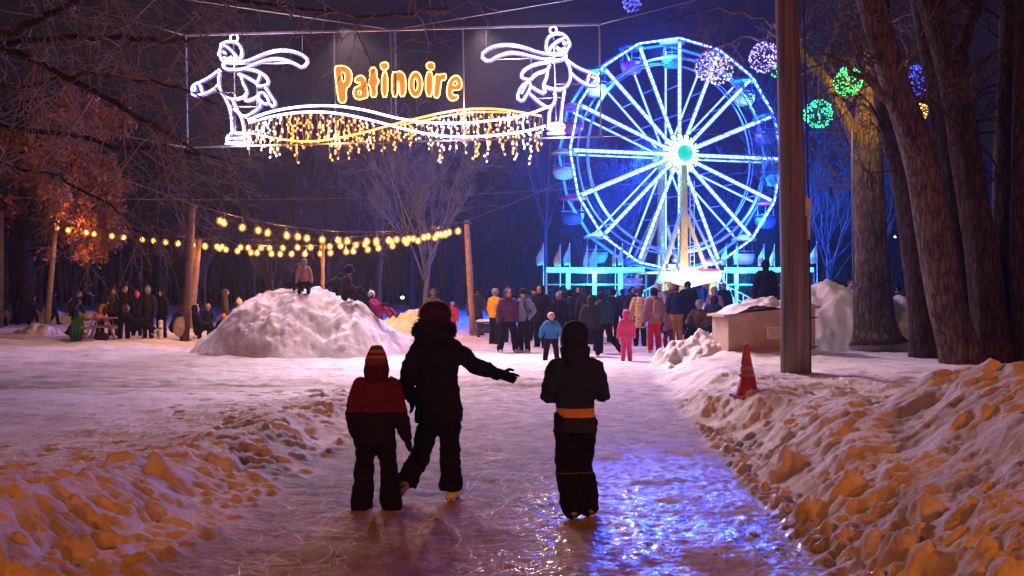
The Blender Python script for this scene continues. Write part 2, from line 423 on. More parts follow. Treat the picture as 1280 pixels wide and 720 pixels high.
# white skate scratches cut into the ice
mk = MB(); R_ = random.Random(3)
for k in range(1700):
    y = 5.6+12.5*R_.random()**1.35; x = R_.uniform(float(edgeL(y))+.35, float(edgeR(y))-.3); a = R_.uniform(0, 2*PI); kx = R_.uniform(-2.2, 2.2)
    L_ = R_.uniform(.15, .75)*(1.6 if R_.random() < .25 else .7); n = 9; pts = []
    for i in range(n+1):
        pts.append((x, y)); a += kx*L_/n; x += math.cos(a)*L_/n; y += math.sin(a)*L_/n
    P = np.array(pts); T = np.gradient(P, axis=0); T /= np.linalg.norm(T, axis=1, keepdims=True); Nn = np.stack([-T[:, 1], T[:, 0]], 1)
    w = (.0010+.0022*R_.random()**3)*np.sin(np.linspace(.15, PI-.15, n+1))[:, None]
    def zz(p):
        i = np.clip(np.searchsorted(gy, p[:, 1]), 1, len(gy)-1); j = np.clip(np.searchsorted(gx, p[:, 0]), 1, len(gx)-1)
        return np.maximum(np.maximum(GZ[i, j], GZ[i-1, j-1]), np.maximum(GZ[i-1, j], GZ[i, j-1]))+.003
    A1 = P+Nn*w; B1 = P-Nn*w; z = zz(P)
    mk.add(np.vstack([np.column_stack([A1, z]), np.column_stack([B1, z])]), [(i, i+1, n+2+i, n+1+i) for i in range(n)])
sm = mk.build('skate_scratches', mat('ice_scratch', (.72, .70, .74), .5, .05)); tag(sm, 'thin white skate scratches cut across the ice path', 'scratches', kind='stuff')

# ---------------------------------------------------------------- snow mounds
MOUNDS = []
def mound(label, cx, cy, rx, ry, h, seed, p=2.2, n=110, cat='snow mound', rough=.17, peaks=()):
    u = np.linspace(-1.15, 1.15, n); X, Y = np.meshgrid(cx+u*rx, cy+u*ry)
    def hf(x, y):
        x = np.asarray(x, float); y = np.asarray(y, float)
        q = np.sqrt(((x-cx)/rx)**2+((y-cy)/ry)**2)+.12*perlin(x*.9+seed, y*.9, seed)
        z = h*np.clip(1-np.clip(q, 0, 2)**p, -.6, 1)
        for (ax, ay, ar, ah) in peaks: z = z+ah*np.exp(-((x-ax)/ar)**2-((y-ay)/ar)**2)
        m = sstep(1.1, .8, q)
        return z+m*rough*(.8*fbm(x*1.0, y*1.0, seed+3, 4)+.35*billow(x*2.3, y*2.3, seed+9, 3)+.12*perlin(x*9, y*9, seed))
    Z = hf(X, Y); rg = np.random.default_rng(seed)
    for _ in range(int(26*rx*ry)):
        a = rg.uniform(0, 6.28); rr = rg.uniform(.05, .95)**.6; ex, ey = cx+rx*rr*math.cos(a), cy+ry*rr*math.sin(a); rad = rg.uniform(.06, .13)
        Z = Z-rg.uniform(.03, .09)*np.exp(-(((X-ex)/rad)**2+((Y-ey)/(rad*1.3))**2)**1.5)
    g = ground_h(X, Y, False)
    o = grid_mesh('snow_mound', X, Y, np.maximum(Z, -.25)+np.where(Z > -.2, 0, -.1), M_SNOW); tag(o, label, cat, 'ploughed heaps of snow'); MOUNDS.append(hf); return hf
BIG = mound('big rounded snow mound with children sitting along its crest', xat(378, 27.5), 27.8, 3.15, 2.5, 1.74, 3, 2.1, 170,
      peaks=((xat(378, 27.5), 27.6, 1.4, .06),))
mound('low yellowish snow heap at the foot of the slanting light pole', xat(48, 38), 38, 1.05, .8, .42, 5, 1.7, 60)
mound('orange lit snow heap just past the big mound', xat(520, 40), 40, 1.6, 1.0, .95, 8, 1.8, 60)
mound('tall snow heap rising behind the plywood box and the utility pole', xat(1056, 27), 27.2, 3.5, 1.7, 1.74, 12, 2.0, 120,
      peaks=((xat(1035, 27), 27, .7, .22),))
mound('dirty snow heap piled against the back of the plywood box', xat(955, 24), 24.6, 1.6, 1.05, 1.55, 15, 1.9, 90)
mound('ragged snow heap beside the path in front of the seated people', xat(880, 22), 22.2, 1.15, 1.7, .72, 21, 1.7, 100, rough=.25)
mound('pinkish snow heap behind the person in the cream coat', xat(778, 36), 37, 1.3, 1.0, 1.05, 25, 1.9, 60)
mound('flat snow ridge under the far walkers beside the trees', xat(60, 50), 50.5, 4.4, .9, .62, 28, 2.0, 80)
def surf(x, y):
    z = float(ground_h(x, y, True))
    for m in MOUNDS: z = max(z, float(m(x, y)))
    return z
# ================================================================= people
SKIN = mat('skin', (.46, .26, .18), .55, .06)
EYE_M = mat('dark_eye', (.02, .015, .01), .3, .02); LIP = mat('lip', (.35, .10, .08), .5, .05)
M_BLADE = mat('skate_steel', (.6, .6, .62), .25, .05, metal=1)
def rotx(a): return Matrix.Rotation(a, 3, 'X')
def person(label, px, d, Ht, rz=0, pose='stand', jk='black_coat', tr='black_trousers', hat=('beanie', 'black_knit'), glove='black_glove',
           boots='black_boot', skate=False, hem=.03, child=False, lean=0, arms=None, legs=None, pz=None, z=None, puff=1.0, flare=1.0, fur=None, pack=None,
           hood=None, gaiter=None, turn=0, nod=0, vox=.022, group='skaters and onlookers on the rink', head=True, scarf=None, pitch=0, roll=0, hands=True, base=None):
    """front of the figure is local +Y; sizes are fractions of the standing height"""
    X = xat(px, d)
    if z is None: z = surf(X, d)
    root = empty('person', (X, d, z), math.radians(rz), label=label, cat='person', group=group)
    if pitch or roll: root.rotation_euler = (math.radians(pitch), math.radians(roll), math.radians(rz))
    h = Ht; k = 1.16 if child else 1.0
    A = {'stand': ([(-.045, .0, -.175), (-.06, .045, -.335)], [(.045, .0, -.175), (.06, .045, -.335)]),
         'pocket': ([(-.085, -.03, -.165), (-.035, .05, -.27)], [(.085, -.03, -.165), (.035, .05, -.27)]),
         'walk': ([(-.05, .09, -.15), (-.05, .17, -.28)], [(.05, -.09, -.15), (.06, -.07, -.31)]),
         'fold': ([(-.06, .02, -.17), (.06, .12, -.17)], [(.06, .02, -.17), (-.06, .12, -.15)]),
         'out': ([(-.13, .02, -.12), (-.22, .08, -.22)], [(.13, .02, -.12), (.22, .08, -.22)]),
         'reach': ([(-.05, .12, -.13), (-.03, .27, -.15)], [(.05, .12, -.13), (.03, .27, -.15)]),
         'sit': ([(-.06, .05, -.16), (-.02, .2, -.2)], [(.06, .05, -.16), (.02, .2, -.2)])}
    G = {'stand': ([(-.01, .012, -.245), (-.018, -.012, -.47)], [(.01, .012, -.245), (.018, -.012, -.47)]),
         'wide': ([(-.05, .02, -.24), (-.075, -.012, -.46)], [(.05, .02, -.24), (.075, -.012, -.46)]),
         'walk': ([(-.01, .09, -.225), (-.01, .12, -.455)], [(.01, .0, -.24), (.01, -.13, -.43)]),
         'skate': ([(-.02, .06, -.235), (-.03, .02, -.465)], [(.05, -.02, -.24), (.1, -.19, -.42)]),
         'sit': ([(-.05, .22, .0), (-.04, .25, -.24)], [(.05, .22, .0), (.05, .27, -.24)]),
         'ground': ([(-.06, .24, .08), (-.06, .40, -.06)], [(.06, .23, .1), (.07, .36, -.06)]),
         'kneel': ([(-.05, .08, -.235), (-.05, -.15, -.26)], [(.05, .10, -.225), (.05, -.13, -.26)])}
    arms = A[arms or ('sit' if pose in ('sit', 'ground') else 'walk' if pose == 'walk' else 'stand')] if not isinstance(arms, tuple) else arms
    legs = G[legs or (pose if pose in G else 'stand')] if not isinstance(legs, tuple) else legs
    low = min(min(l[0][2] for l in legs), min(l[1][2] for l in legs))
    pelv = (pz if pz is not None else -low+.042)*h+(.05 if skate else 0)
    if base is not None: pelv += base
    M = rotx(-math.radians(lean))
    P0 = Vector((0, 0, pelv)); HW = .052*h
    def T(x, y, zz): return P0+M@Vector((x*h, y*h, zz*h))        # torso frame, above the pelvis
    chest = T(0, 0, .20); neck = T(0, .0, .335); hb = T(0, .012, .375)
    Mh = M@Matrix.Rotation(math.radians(turn), 3, 'Z')@rotx(math.radians(nod+lean*.55))
    hr = .064*h*k
    hc = hb+Mh@Vector((0, .01*h, hr*.75))
    def H(x, y, zz): return hc+Mh@Vector((x*hr, y*hr, zz*hr))
    sh = [T(-.105, 0, .30), T(.105, 0, .30)]
    el = [sh[i]+M@(Vector(arms[i][0])*h) for i in (0, 1)]; wr = [sh[i]+M@(Vector(arms[i][1])*h) for i in (0, 1)]
    hp = [P0+Vector((-HW, 0, 0)), P0+Vector((HW, 0, 0))]
    kn = [hp[i]+Vector(legs[i][0])*h for i in (0, 1)]; an = [hp[i]+Vector(legs[i][1])*h for i in (0, 1)]
    # ---- body: one continuous figure
    b = MB()
    b.tube([P0-Vector((0, 0, .03*h)), T(0, 0, .1), chest, T(0, 0, .29)], [(.07*h, .052*h), (.064*h, .05*h), (.078*h, .058*h), (.06*h, .045*h)], 12, 'round')
    b.tube([T(0, 0, .28), hb, H(0, .0, -.5)], [.036*h, .030*h, .030*h*k], 10, 'round')
    b.ell(hc, (hr*.80, hr*.97, hr*1.12), 16, 12, Mh)
    b.ell(H(0, .16, -.55), (hr*.58, hr*.66, hr*.55), 12, 8, Mh)                # jaw
    b.ell(H(0, .98, -.15), (hr*.15, hr*.22, hr*.22), 8, 6, Mh)                 # nose
    for s_ in (-1, 1): b.ell(H(s_*.82, -.02, -.1), (hr*.1, hr*.2, hr*.28), 8, 6, Mh)   # ears
    for i in (0, 1):
        b.tube([sh[i], el[i], wr[i]], [.030*h, .025*h, .019*h], 8, 'round'); b.tube([hp[i], kn[i], an[i]], [.05*h, .036*h, .025*h], 8, 'round')
        b.ell(wr[i]+(wr[i]-el[i]).normalized()*.025*h, (.02*h,)*3, 8, 6)
    bo = b.build('body', SKIN, root); remesh(bo, min(vox, .016), 2)
    bo.data.materials.append(EYE_M); bo.data.materials.append(LIP)
    eyes = [np.array(H(s_*.34, .86, .06)) for s_ in (-1, 1)]; mo = np.array(H(0, .88, -.62)); ax = np.array(Mh@Vector((1, 0, 0))); az = np.array(Mh@Vector((0, 0, 1)))
    def zones(me, eyes=eyes, mo=mo, hr=hr, ax=ax, az=az):
        c = np.empty(len(me.polygons)*3); me.polygons.foreach_get('center', c); c = c.reshape(-1, 3); mi = np.zeros(len(c), np.int32)
        for e in eyes: mi[np.linalg.norm(c-e, axis=1) < hr*.20] = 1
        q = c-mo; mi[(np.abs(q@ax) < hr*.30) & (np.abs(q@az) < hr*.10) & (np.linalg.norm(q, axis=1) < hr*.4)] = 2
        me.polygons.foreach_set('material_index', mi)
    ZONES[bo.name] = zones
    # ---- trousers
    t = MB(); q = puff
    t.tube([P0-Vector((0, 0, .045*h)), P0+Vector((0, 0, .02*h))], [(.093*h*q, .068*h*q), (.085*h*q, .058*h*q)], 14, 'round')
    for i in (0, 1):
        end = an[i]+(an[i]-kn[i]).normalized()*.014*h
        mid = hp[i].lerp(kn[i], .5); m2 = kn[i].lerp(an[i], .5)
        t.tube([hp[i], mid, kn[i], m2, end], [.066*h*q, .060*h*q, .052*h*q, .050*h*q*(.5+.5*flare), .046*h*q*flare], 12, 'round')
    to = t.build('trousers', cloth_of(tr), root); remesh(to, vox, 2, (.055 if vox < .013 else .035)*h/1.7, .09)
    # ---- jacket
    j = MB(); rows = []
    hz = -hem
    rows += [(T(0, 0, hz), (.116*h*q, .09*h*q)), (T(0, 0, .04), (.105*h*q, .08*h*q)), (T(0, 0, .12), (.102*h*q, .078*h*q)), (T(0, 0, .2), (.112*h*q, .08*h*q)),
             (T(0, -.005, .28), (.1*h*q, .07*h*q)), (T(0, 0, .325), (.062*h, .055*h))]
    j.tube([r[0] for r in rows], [r[1] for r in rows], 18, 'flat')
    j.tube([T(0, 0, .29), T(0, .005, .355)], [.055*h, .046*h*k], 12, 'flat')
    for i in (0, 1):
        s2 = sh[i].lerp(chest, .12)
        j.tube([s2, sh[i].lerp(el[i], .5), el[i], el[i].lerp(wr[i], .6), wr[i]], [.056*h*q, .05*h*q, .046*h*q, .041*h*q, .034*h*q], 12, 'round')
    jo = j.build('jacket', cloth_of(jk), root); remesh(jo, vox, 2, (.05 if vox < .013 else .03)*h/1.7, .07)
    # ---- head wear
    if hood:
        m_ = MB(); m_.ell(H(0, -.28, .12), (hr*1.14, hr*1.1, hr*1.28), 16, 12, Mh); m_.tube([T(0, -.02, .29), H(0, -.25, -.5)], [.055*h, hr*.95], 12, 'round')
        ho = m_.build('hood', cloth_of(hood), root); remesh(ho, vox, 2)
    if gaiter:
        m_ = MB(); m_.tube([T(0, -.01, .30), H(0, -.12, -.55), H(0, -.06, -.1 if not (hat and hat[0] == 'round') else -.62)], [(.07*h, .06*h), (hr*1.12, hr*1.12), (hr*1.02, hr*1.06)], 16, 'round'); m_.build('neck_warmer', cloth_of(gaiter), root)
    if fur:
        rg = random.Random(int(px)); m_ = MB()
        for kk in range(150):
            a = rg.uniform(0, 2*PI); c = H(math.cos(a)*1.02, .38, .12+math.sin(a)*1.12)
            dv = Mh@Vector((math.cos(a)+rg.uniform(-.7, .7), rg.uniform(-.6, .9), math.sin(a)+rg.uniform(-.7, .7)))
            m_.tube([c, c+dv.normalized()*hr*.38], [hr*.13, hr*.02], 4)
        m_.build('fur_trim', cloth_of(fur), root)
    if hat:
        kind, mname = hat; m_ = MB()
        if kind in ('beanie', 'pompom', 'tall', 'round'):
            up = 1.25 if kind != 'tall' else 1.55
            prof = [(.98, -.45), (1.05, .0), (1.08, .45), (1.02, .85), (.80, 1.2), (.45, 1.42), (.03, 1.5)] if kind == 'round' else [(.95, -.05), (1.0, .2), (.97, .55), (.8, .95), (.5, up-.05), (.15, up+.02), (.02, up+.03)]
            m_.tube([H(0, -.05-.05*z_, z_) for r_, z_ in prof], [(hr*.93*r_, hr*1.08*r_) for r_, z_ in prof], 18)
            if kind == 'round': e_ = MB(); e_.tube([H(0, -.02, -.56), H(0, -.02, -.46)], [(hr*.96, hr*1.05)]*2, 18)
            else: m_.tube([H(0, -.03, -.05), H(0, -.04, .12), H(0, -.05, .3)], [(hr*.96, hr*1.1), (hr*1.02, hr*1.16), (hr*.97, hr*1.1)], 18, 'round')
            ob = m_.build('hat', cloth_of(mname), root)
            if kind == 'round': e_.build('trim', cloth_of('beige'), ob)
            if kind == 'pompom':
                p_ = MB(); rg = random.Random(int(px)+1); c = H(0, -.1, up+.22)
                p_.ell(c, (hr*.26,)*3, 8, 6)
                for kk in range(40):
                    v_ = Vector((rg.gauss(0, 1), rg.gauss(0, 1), rg.gauss(0, 1))).normalized(); p_.tube([c, c+v_*hr*.4], [hr*.1, hr*.03], 4)
                p_.build('pompom', cloth_of(mname), ob)
        elif kind == 'helmet':
            prof = [(1.0, -.25), (1.06, .1), (1.05, .5), (.9, .95), (.6, 1.25), (.25, 1.38), (.03, 1.4)]
            m_.tube([H(0, -.05, z_) for r_, z_ in prof], [(hr*.98*r_, hr*1.12*r_) for r_, z_ in prof], 20)
            ob = m_.build('helmet', cloth_of(mname), root)
            s2 = MB(); s2.tube([H(-.9, .1, -.2), H(-.6, .35, -.75), H(0, .45, -1.0), H(.6, .35, -.75), H(.9, .1, -.2)], hr*.06, 6); s2.build('strap', cloth_of('black_knit'), ob)
        elif kind == 'cap':
            prof = [(1.0, .1), (1.0, .5), (.85, .9), (.45, 1.15), (.05, 1.18)]
            m_.tube([H(0, -.05, z_) for r_, z_ in prof], [(hr*.93*r_, hr*1.08*r_) for r_, z_ in prof], 16); ob = m_.build('hat', cloth_of(mname), root)
        elif kind == 'hair':
            m_.ell(H(0, -.14, .16), (hr*.9, hr*1.0, hr*1.1), 14, 10, Mh); m_.tube([H(0, -.35, .2), H(0, -.55, -.9)], [hr*.75, hr*.6], 12, 'round')
            ob = m_.build('hair', cloth_of(mname), root)
    if scarf:
        m_ = MB(); pts = [T(.058*math.cos(a), .052*math.sin(a), .335+.008*math.sin(3*a)) for a in np.linspace(0, 2*PI, 15)[:-1]]
        m_.tube(pts, .022*h, 8, closed=True, ref=(0, 0, 1)); m_.tube([T(.02, .06, .33), T(.03, .09, .25), T(.03, .09, .16)], [(.02*h, .012*h)]*3, 8); m_.build('scarf', cloth_of(scarf), root)
    if pack:
        m_ = MB(); m_.tube([T(0, -.12, .05), T(0, -.125, .15), T(0, -.11, .27)], [(.075*h, .045*h), (.08*h, .05*h), (.06*h, .035*h)], 14, 'round')
        bk = m_.build('backpack', cloth_of(pack), root)
        s2 = MB()
        for sx in (-1, 1): s2.tube([T(sx*.06, -.09, .27), T(sx*.07, .0, .335), T(sx*.075, .085, .24), T(sx*.085, .03, .1), T(sx*.06, -.08, .08)], [(.016*h, .006*h)]*5, 6)
        s2.build('strap', cloth_of(pack), bk)
    # ---- gloves
    if hands and glove:
        for i in (0, 1):
            make_glove(root, el[i], wr[i], h*(1.05 if child else 1), cloth_of(glove), -1 if i == 0 else 1, mitten=child)
    # ---- boots or skates
    for i in (0, 1):
        dn = (an[i]-kn[i]).normalized(); fw = Vector((0, 1, 0)); 
        if legs is not None and abs(dn.z) < .75: fw = Vector((0, .3, 1)).normalized()
        fw = (fw-dn*fw.dot(dn)).normalized()
        m_ = MB(); a = an[i]; sole = a+dn*.034*h
        m_.tube([a-dn*.035*h, a+dn*.006*h, sole-fw*.006*h], [.032*h, .033*h, .03*h], 10, 'round')
        m_.tube([sole-fw*.03*h, sole+fw*.04*h, sole+fw*.105*h], [(.028*h, .026*h), (.03*h, .026*h), (.026*h, .018*h)], 10, 'round')
        ob = m_.build('boot', cloth_of(boots), root); remesh(ob, min(vox, .015), 1)
        if skate:
            s2 = MB(); s_ = sole+dn*.03*h
            s2.bar(s_+dn*.026-fw*.05*h, s_+dn*.026+fw*.14*h, .004, .02, up=tuple(-dn)); 
            for f_ in (-.03, .09): s2.bar(s_-dn*.012+fw*f_*h, s_+dn*.02+fw*f_*h, .012, .05, up=tuple(fw))
            s2.build('blade', M_BLADE, ob)
    return root
def make_glove(root, elb, wr, h, m, side, mitten=False, point=False, vox=None, up=None):
    d = (wr-elb).normalized(); ref = up or Vector((0, 1, 0)); ref = (ref-d*ref.dot(d))
    if ref.length < .2: ref = Vector((0, 0, 1))-d*d.z
    w = ref.normalized()              # thumb side
    n = d.cross(w)*side               # palm normal
    L = .105*h; g = MB(); p0 = wr-d*.012*h
    if mitten:
        g.tube([p0, p0+d*.03*h, p0+d*.07*h, p0+d*.095*h], [(.024*h, .02*h), (.03*h, .021*h), (.028*h, .02*h), (.017*h, .013*h)], 10, 'round', ref=tuple(w))
        g.tube([p0+d*.03*h+w*.02*h, p0+d*.05*h+w*.04*h, p0+d*.066*h+w*.044*h], [.012*h, .012*h, .009*h], 8, 'round')
    else:
        g.tube([p0, p0+d*.025*h, p0+d*.06*h], [(.021*h, .017*h), (.026*h, .016*h), (.027*h, .014*h)], 10, 'round', ref=tuple(w))
        for k_, (o, l) in enumerate(((.021, .040), (.0075, .045), (-.006, .042), (-.0195, .033))):
            b = p0+d*.058*h+w*o*h; c = .5 if not (point and k_ == 0) else .0
            if point and k_ > 0: c = 1.25
            pts = [b]; a = c*.4
            for q in range(3):
                b = b+(d*math.cos(a)+n*math.sin(a))*l*h*(.42, .32, .26)[q]; pts.append(b); a += c*.55
            g.tube(pts, [.0078*h, .0075*h, .007*h, .006*h], 7, 'round')
        c = p0+d*.02*h+w*.02*h
        g.tube([c, c+(d*.6+w*.7+n*.25).normalized()*.026*h, c+(d*.6+w*.7+n*.25).normalized()*.026*h+(d*.9+n*.3).normalized()*.02*h], [.0105*h, .009*h, .007*h], 8, 'round')
    o = g.build('mitten' if mitten else 'glove', m, root)
    if vox: remesh(o, vox, 1)
    return o
CL = {}
def cloth_of(n):
    if n in CL: return CL[n]
    col = PAL[n]; m = cloth(n, col[:3], quilt=col[3] if len(col) > 3 else 0); CL[n] = m; return m
PAL = {
 'black_coat': (.008, .008, .011), 'black_puffer': (.008, .008, .012, .075), 'black_trousers': (.006, .006, .009), 'black_knit': (.007, .007, .010), 'black_glove': (.006, .006, .008),
 'black_boot': (.012, .011, .011), 'white_boot': (.62, .60, .58), 'tan_boot': (.30, .18, .09), 'brown_boot': (.06, .035, .022),
 'navy': (.012, .018, .05), 'navy_puffer': (.014, .02, .055, .08), 'navy_knit': (.012, .018, .045), 'charcoal': (.03, .03, .034), 'grey_knit': (.20, .20, .21), 'grey': (.13, .13, .14), 'pale_grey': (.42, .43, .45),
 'yellow': (.70, .33, .012), 'mustard': (.42, .17, .025), 'ochre': (.33, .17, .03), 'purple_plaid': (.10, .035, .10, .09), 'blue_grey': (.14, .17, .26), 'blue': (.035, .17, .42), 'sky_blue': (.10, .32, .55), 'teal': (.015, .07, .10),
 'pink': (.60, .06, .17), 'hot_pink': (.72, .07, .16), 'magenta': (.32, .02, .10), 'red': (.50, .018, .03), 'dark_red': (.16, .012, .018), 'maroon': (.16, .02, .035), 'cream': (.55, .38, .22, .10), 'beige': (.40, .30, .19), 'mauve': (.27, .15, .17), 'lavender': (.25, .2, .36),
 'olive': (.07, .065, .03), 'grey_green': (.10, .12, .08), 'brown': (.07, .04, .025), 'brown_fur': (.09, .05, .03), 'fur_grey': (.22, .19, .17), 'cream_knit': (.62, .52, .36), 'white_knit': (.62, .62, .62), 'white_shell': (.6, .6, .6), 'pink_shell': (.6, .33, .32), 'dusty_pink': (.33, .16, .16), 'silver': (.3, .3, .32), 'orange_knit': (.55, .15, .04),
 'light_stripe': (.5, .52, .55), 'hair_brown': (.05, .028, .015), 'khaki': (.16, .12, .06), 'dark_brown': (.03, .018, .014),
}
DUSK = 'people sitting and standing round the picnic tables'
def Pp(*a, **k): return person(*a, **k)
# far walkers and the seated party on the left
Pp('small child in a pinkish top standing in front of the trees at the far left', 7, 46, .86, 160, jk='dusty_pink', tr='black_trousers', hat=('beanie', 'black_knit'), child=True, group=DUSK)
Pp('distant walker in dark blue left of the slanting light pole', 22, 48, 1.28, 200, 'walk', jk='navy', hat=('beanie', 'navy_knit'), child=True, group=DUSK)
Pp('distant walker in grey striding with legs apart beside the slanting pole', 42, 48, 1.42, -80, 'walk', jk='charcoal', hat=('hair', 'hair_brown'), group=DUSK)
Pp('dark walker partly hidden behind the slanting light pole', 67, 48, 1.62, -70, 'walk', jk='black_coat', hat=('beanie', 'navy_knit'), group=DUSK)
Pp('person in black with white pack straps walking above the green sled', 93, 37.5, 1.70, -75, 'walk', jk='black_coat', hat=('hair', 'hair_brown'), pack='silver', lean=10, turn=-8, group=DUSK)
Pp('person in a mustard jacket bending over the picnic table', 125, 37.4, 1.52, -120, 'stand', jk='mustard', hat=('hair', 'hair_brown'), lean=34, arms='reach', nod=-25, scarf='pale_grey', group=DUSK)
Pp('person in a brown fur hood behind the tall dark figure', 142, 37.3, 1.78, 190, jk='brown', hood='brown_fur', fur='brown_fur', hat=None, group=DUSK)
Pp('tall figure in a long black coat standing at the end of the picnic table', 155, 34.6, 1.84, 215, 'pocket', jk='black_coat', hem=.16, hat=('hair', 'hair_brown'), turn=30, hood=None, group=DUSK)
Pp('child in a bright pink beanie between two dark coats', 171, 36.5, 1.62, 200, jk='black_coat', hat=('pompom', 'hot_pink'), group=DUSK)
Pp('person in a long dark coat and grey bobble hat facing us', 185, 34.7, 1.78, 172, 'pocket', jk='charcoal', hem=.16, hat=('pompom', 'grey_knit'), vox=.018, group=DUSK)
Pp('person in a black hooded jacket right of the bobble hat', 202, 35.2, 1.66, 165, 'fold', jk='black_coat', hood='black_coat', hat=None, group=DUSK)
Pp('person sitting back with legs stretched and white skates on', 167, 33.6, 1.70, -75, 'ground', jk='black_puffer', hood='brown_fur', hat=None, fur='brown_fur', boots='white_boot', skate=True, lean=-24, pz=.20, group=DUSK)
Pp('crouching person in black lacing boots beside the white post', 216, 34.2, 1.62, -100, 'sit', jk='black_coat', hat=('beanie', 'maroon'), lean=25, pz=.25, group=DUSK)
Pp('seated person in black with a pale fur collar right of the tall dark pole', 247, 33.6, 1.70, -60, 'ground', jk='black_puffer', fur='cream_knit', hood='black_coat', hat=None, lean=-8, pz=.22, group=DUSK)
Pp('seated person in a dark hat behind the pale fur collar', 260, 35.4, 1.62, 180, 'sit', jk='navy', hat=('beanie', 'fur_grey'), pz=.27, group=DUSK)
Pp('child in an orange knit hat bent down among the seated people', 272, 34.4, 1.25, -30, 'sit', jk='navy', hat=('pompom', 'orange_knit'), child=True, lean=30, pz=.24, group=DUSK)
Pp('person hunched in a round dark puffer beside the mound', 287, 34.0, 1.62, -85, 'sit', jk='black_puffer', hat=('beanie', 'black_knit'), lean=58, pz=.28, puff=1.25, nod=-30, group=DUSK)
Pp('person in an olive hooded parka standing sideways', 281, 37.2, 1.72, -70, 'pocket', jk='olive', hood='olive', hat=None, group=DUSK)
Pp('child in a cream bobble hat and grey green coat', 298, 36.6, 1.40, -95, jk='grey_green', hat=('pompom', 'cream_knit'), child=True, group=DUSK)
# children on the big mound
MC = 'children playing on the big snow mound'
Pp('kneeling child in a grey bobble hat and pink jacket on the mound crest', 380, 27.0, 1.18, 10, 'kneel', jk='dusty_pink', hat=('pompom', 'fur_grey'), child=True, lean=12, group=MC, vox=.018)
Pp('dark child crouching behind the pink jacket on the mound', 363, 27.5, 1.28, -30, 'sit', jk='black_coat', hat=('beanie', 'brown'), child=True, lean=35, pz=.22, group=MC)
Pp('older child in dark brown sitting sideways on the mound crest', 431, 27.1, 1.58, -70, 'ground', jk='dark_brown', hat=('beanie', 'black_knit'), child=True, lean=8, pz=.13, group=MC, vox=.018)
Pp('child in black crouching low beside the older child on the mound', 409, 27.8, 1.05, -80, 'sit', jk='black_coat', hat=('beanie', 'black_knit'), child=True, lean=60, pz=.18, group=MC)
Pp('child in a magenta snowsuit sliding down the right of the mound', 472, 27.4, 1.22, -110, 'ground', jk='magenta', tr='magenta', hat=('pompom', 'white_knit'), child=True, lean=-25, pz=.12, group=MC, vox=.018)
# the crowd in front of the wheel
Pp('adult in a brown fur hat seen just above the woman in the fur hood', 541, 33, 1.68, 185, jk='olive', hat=('tall', 'brown_fur'), hood='olive')
Pp('little child in a red snowsuit near the striding dark man', 566, 38, 1.20, 175, jk='red', tr='red', hat=('beanie', 'fur_grey'), child=True)
Pp('man in dark clothes walking past the wooden light pole', 596, 37.6, 1.82, 205, 'walk', jk='charcoal', hat=('beanie', 'black_knit'), hem=.12, turn=-15)
Pp('person in a bright yellow jacket and grey beanie', 618, 31.5, 1.75, -50, 'stand', jk='yellow', hat=('beanie', 'grey_knit'), vox=.018)
Pp('person in a purple checked jacket and white skates', 635, 28.0, 1.76, 195, 'wide', jk='purple_plaid', hood='purple_plaid', hat=None, boots='white_boot', skate=True, puff=1.12, vox=.018)
Pp('head of a dark onlooker behind the purple checked jacket', 637, 33, 1.86, 20, jk='black_coat', hat=('beanie', 'black_knit'))
Pp('skater in a light blue jacket with straps and a dark helmet', 655, 28.0, 1.72, 140, 'stand', jk='blue_grey', hat=('helmet', 'black_knit'), pack='black_coat', boots='white_boot', skate=True, vox=.018, arms='pocket')
Pp('large person in a black hooded coat next to the light blue jacket', 676, 29.5, 1.82, 150, 'pocket', jk='black_coat', hood='black_coat', hat=None, puff=1.2, hem=.1)
Pp('dark onlooker in a cap directly behind the black hooded coat', 668, 34, 1.80, 180, jk='charcoal', hat=('cap', 'black_knit'))
Pp('little skater in a bright blue jacket and pale helmet seen from behind', 689, 25.0, 1.17, 0, 'wide', jk='blue', hat=('helmet', 'pink_shell'), child=True, arms=([(-.09, .0, -.15), (-.12, .05, -.29)], [(.085, .02, -.15), (.11, .06, -.29)]), puff=1.25, vox=.016)
Pp('dark figure holding up a phone under the cyan lights', 712, 33, 1.72, 10, jk='navy', hat=('beanie', 'black_knit'), arms='reach')
Pp('broad dark figure in front of the middle cyan light bar', 733, 32, 1.86, 0, jk='navy', hood='navy', hat=None, puff=1.15)
Pp('skater in a grey jacket with a pale skirt band and ear muffs', 738, 26.3, 1.55, 10, 'wide', jk='charcoal', tr='black_trousers', hat=('hair', 'hair_brown'), skate=True, hem=.06, vox=.018)
Pp('striding skater in teal with one leg pushed back', 756, 27.3, 1.72, 35, 'skate', jk='teal', hat=('beanie', 'navy_knit'), lean=12, vox=.018)
Pp('dark onlooker behind the striding teal skater', 766, 33, 1.76, -10, jk='navy', hat=('beanie', 'black_knit'))
Pp('child in a blue green coat between the grey jacket and the strider', 748, 28.5, 1.30, 190, jk='teal', hood='teal', hat=None, child=True)
Pp('dark hooded onlooker right behind the broad dark figure', 722, 37, 1.84, 185, jk='black_coat', hood='black_coat', hat=None)
Pp('onlooker in dark blue at the right of the middle cyan tube', 752, 38, 1.80, 170, jk='navy_puffer', hat=('beanie', 'navy_knit'))
Pp('dark onlooker with a grey beanie behind the bright blue jacket', 699, 31, 1.66, 20, jk='black_puffer', hat=('beanie', 'grey_knit'))
Pp('onlooker in a dark parka just left of the cream coat', 790, 38, 1.80, 200, jk='charcoal', hood='charcoal', hat=None)
Pp('onlooker in black between the ochre trousers and the brown jacket', 860, 35, 1.86, 165, jk='black_coat', hat=('beanie', 'black_knit'), puff=1.1)
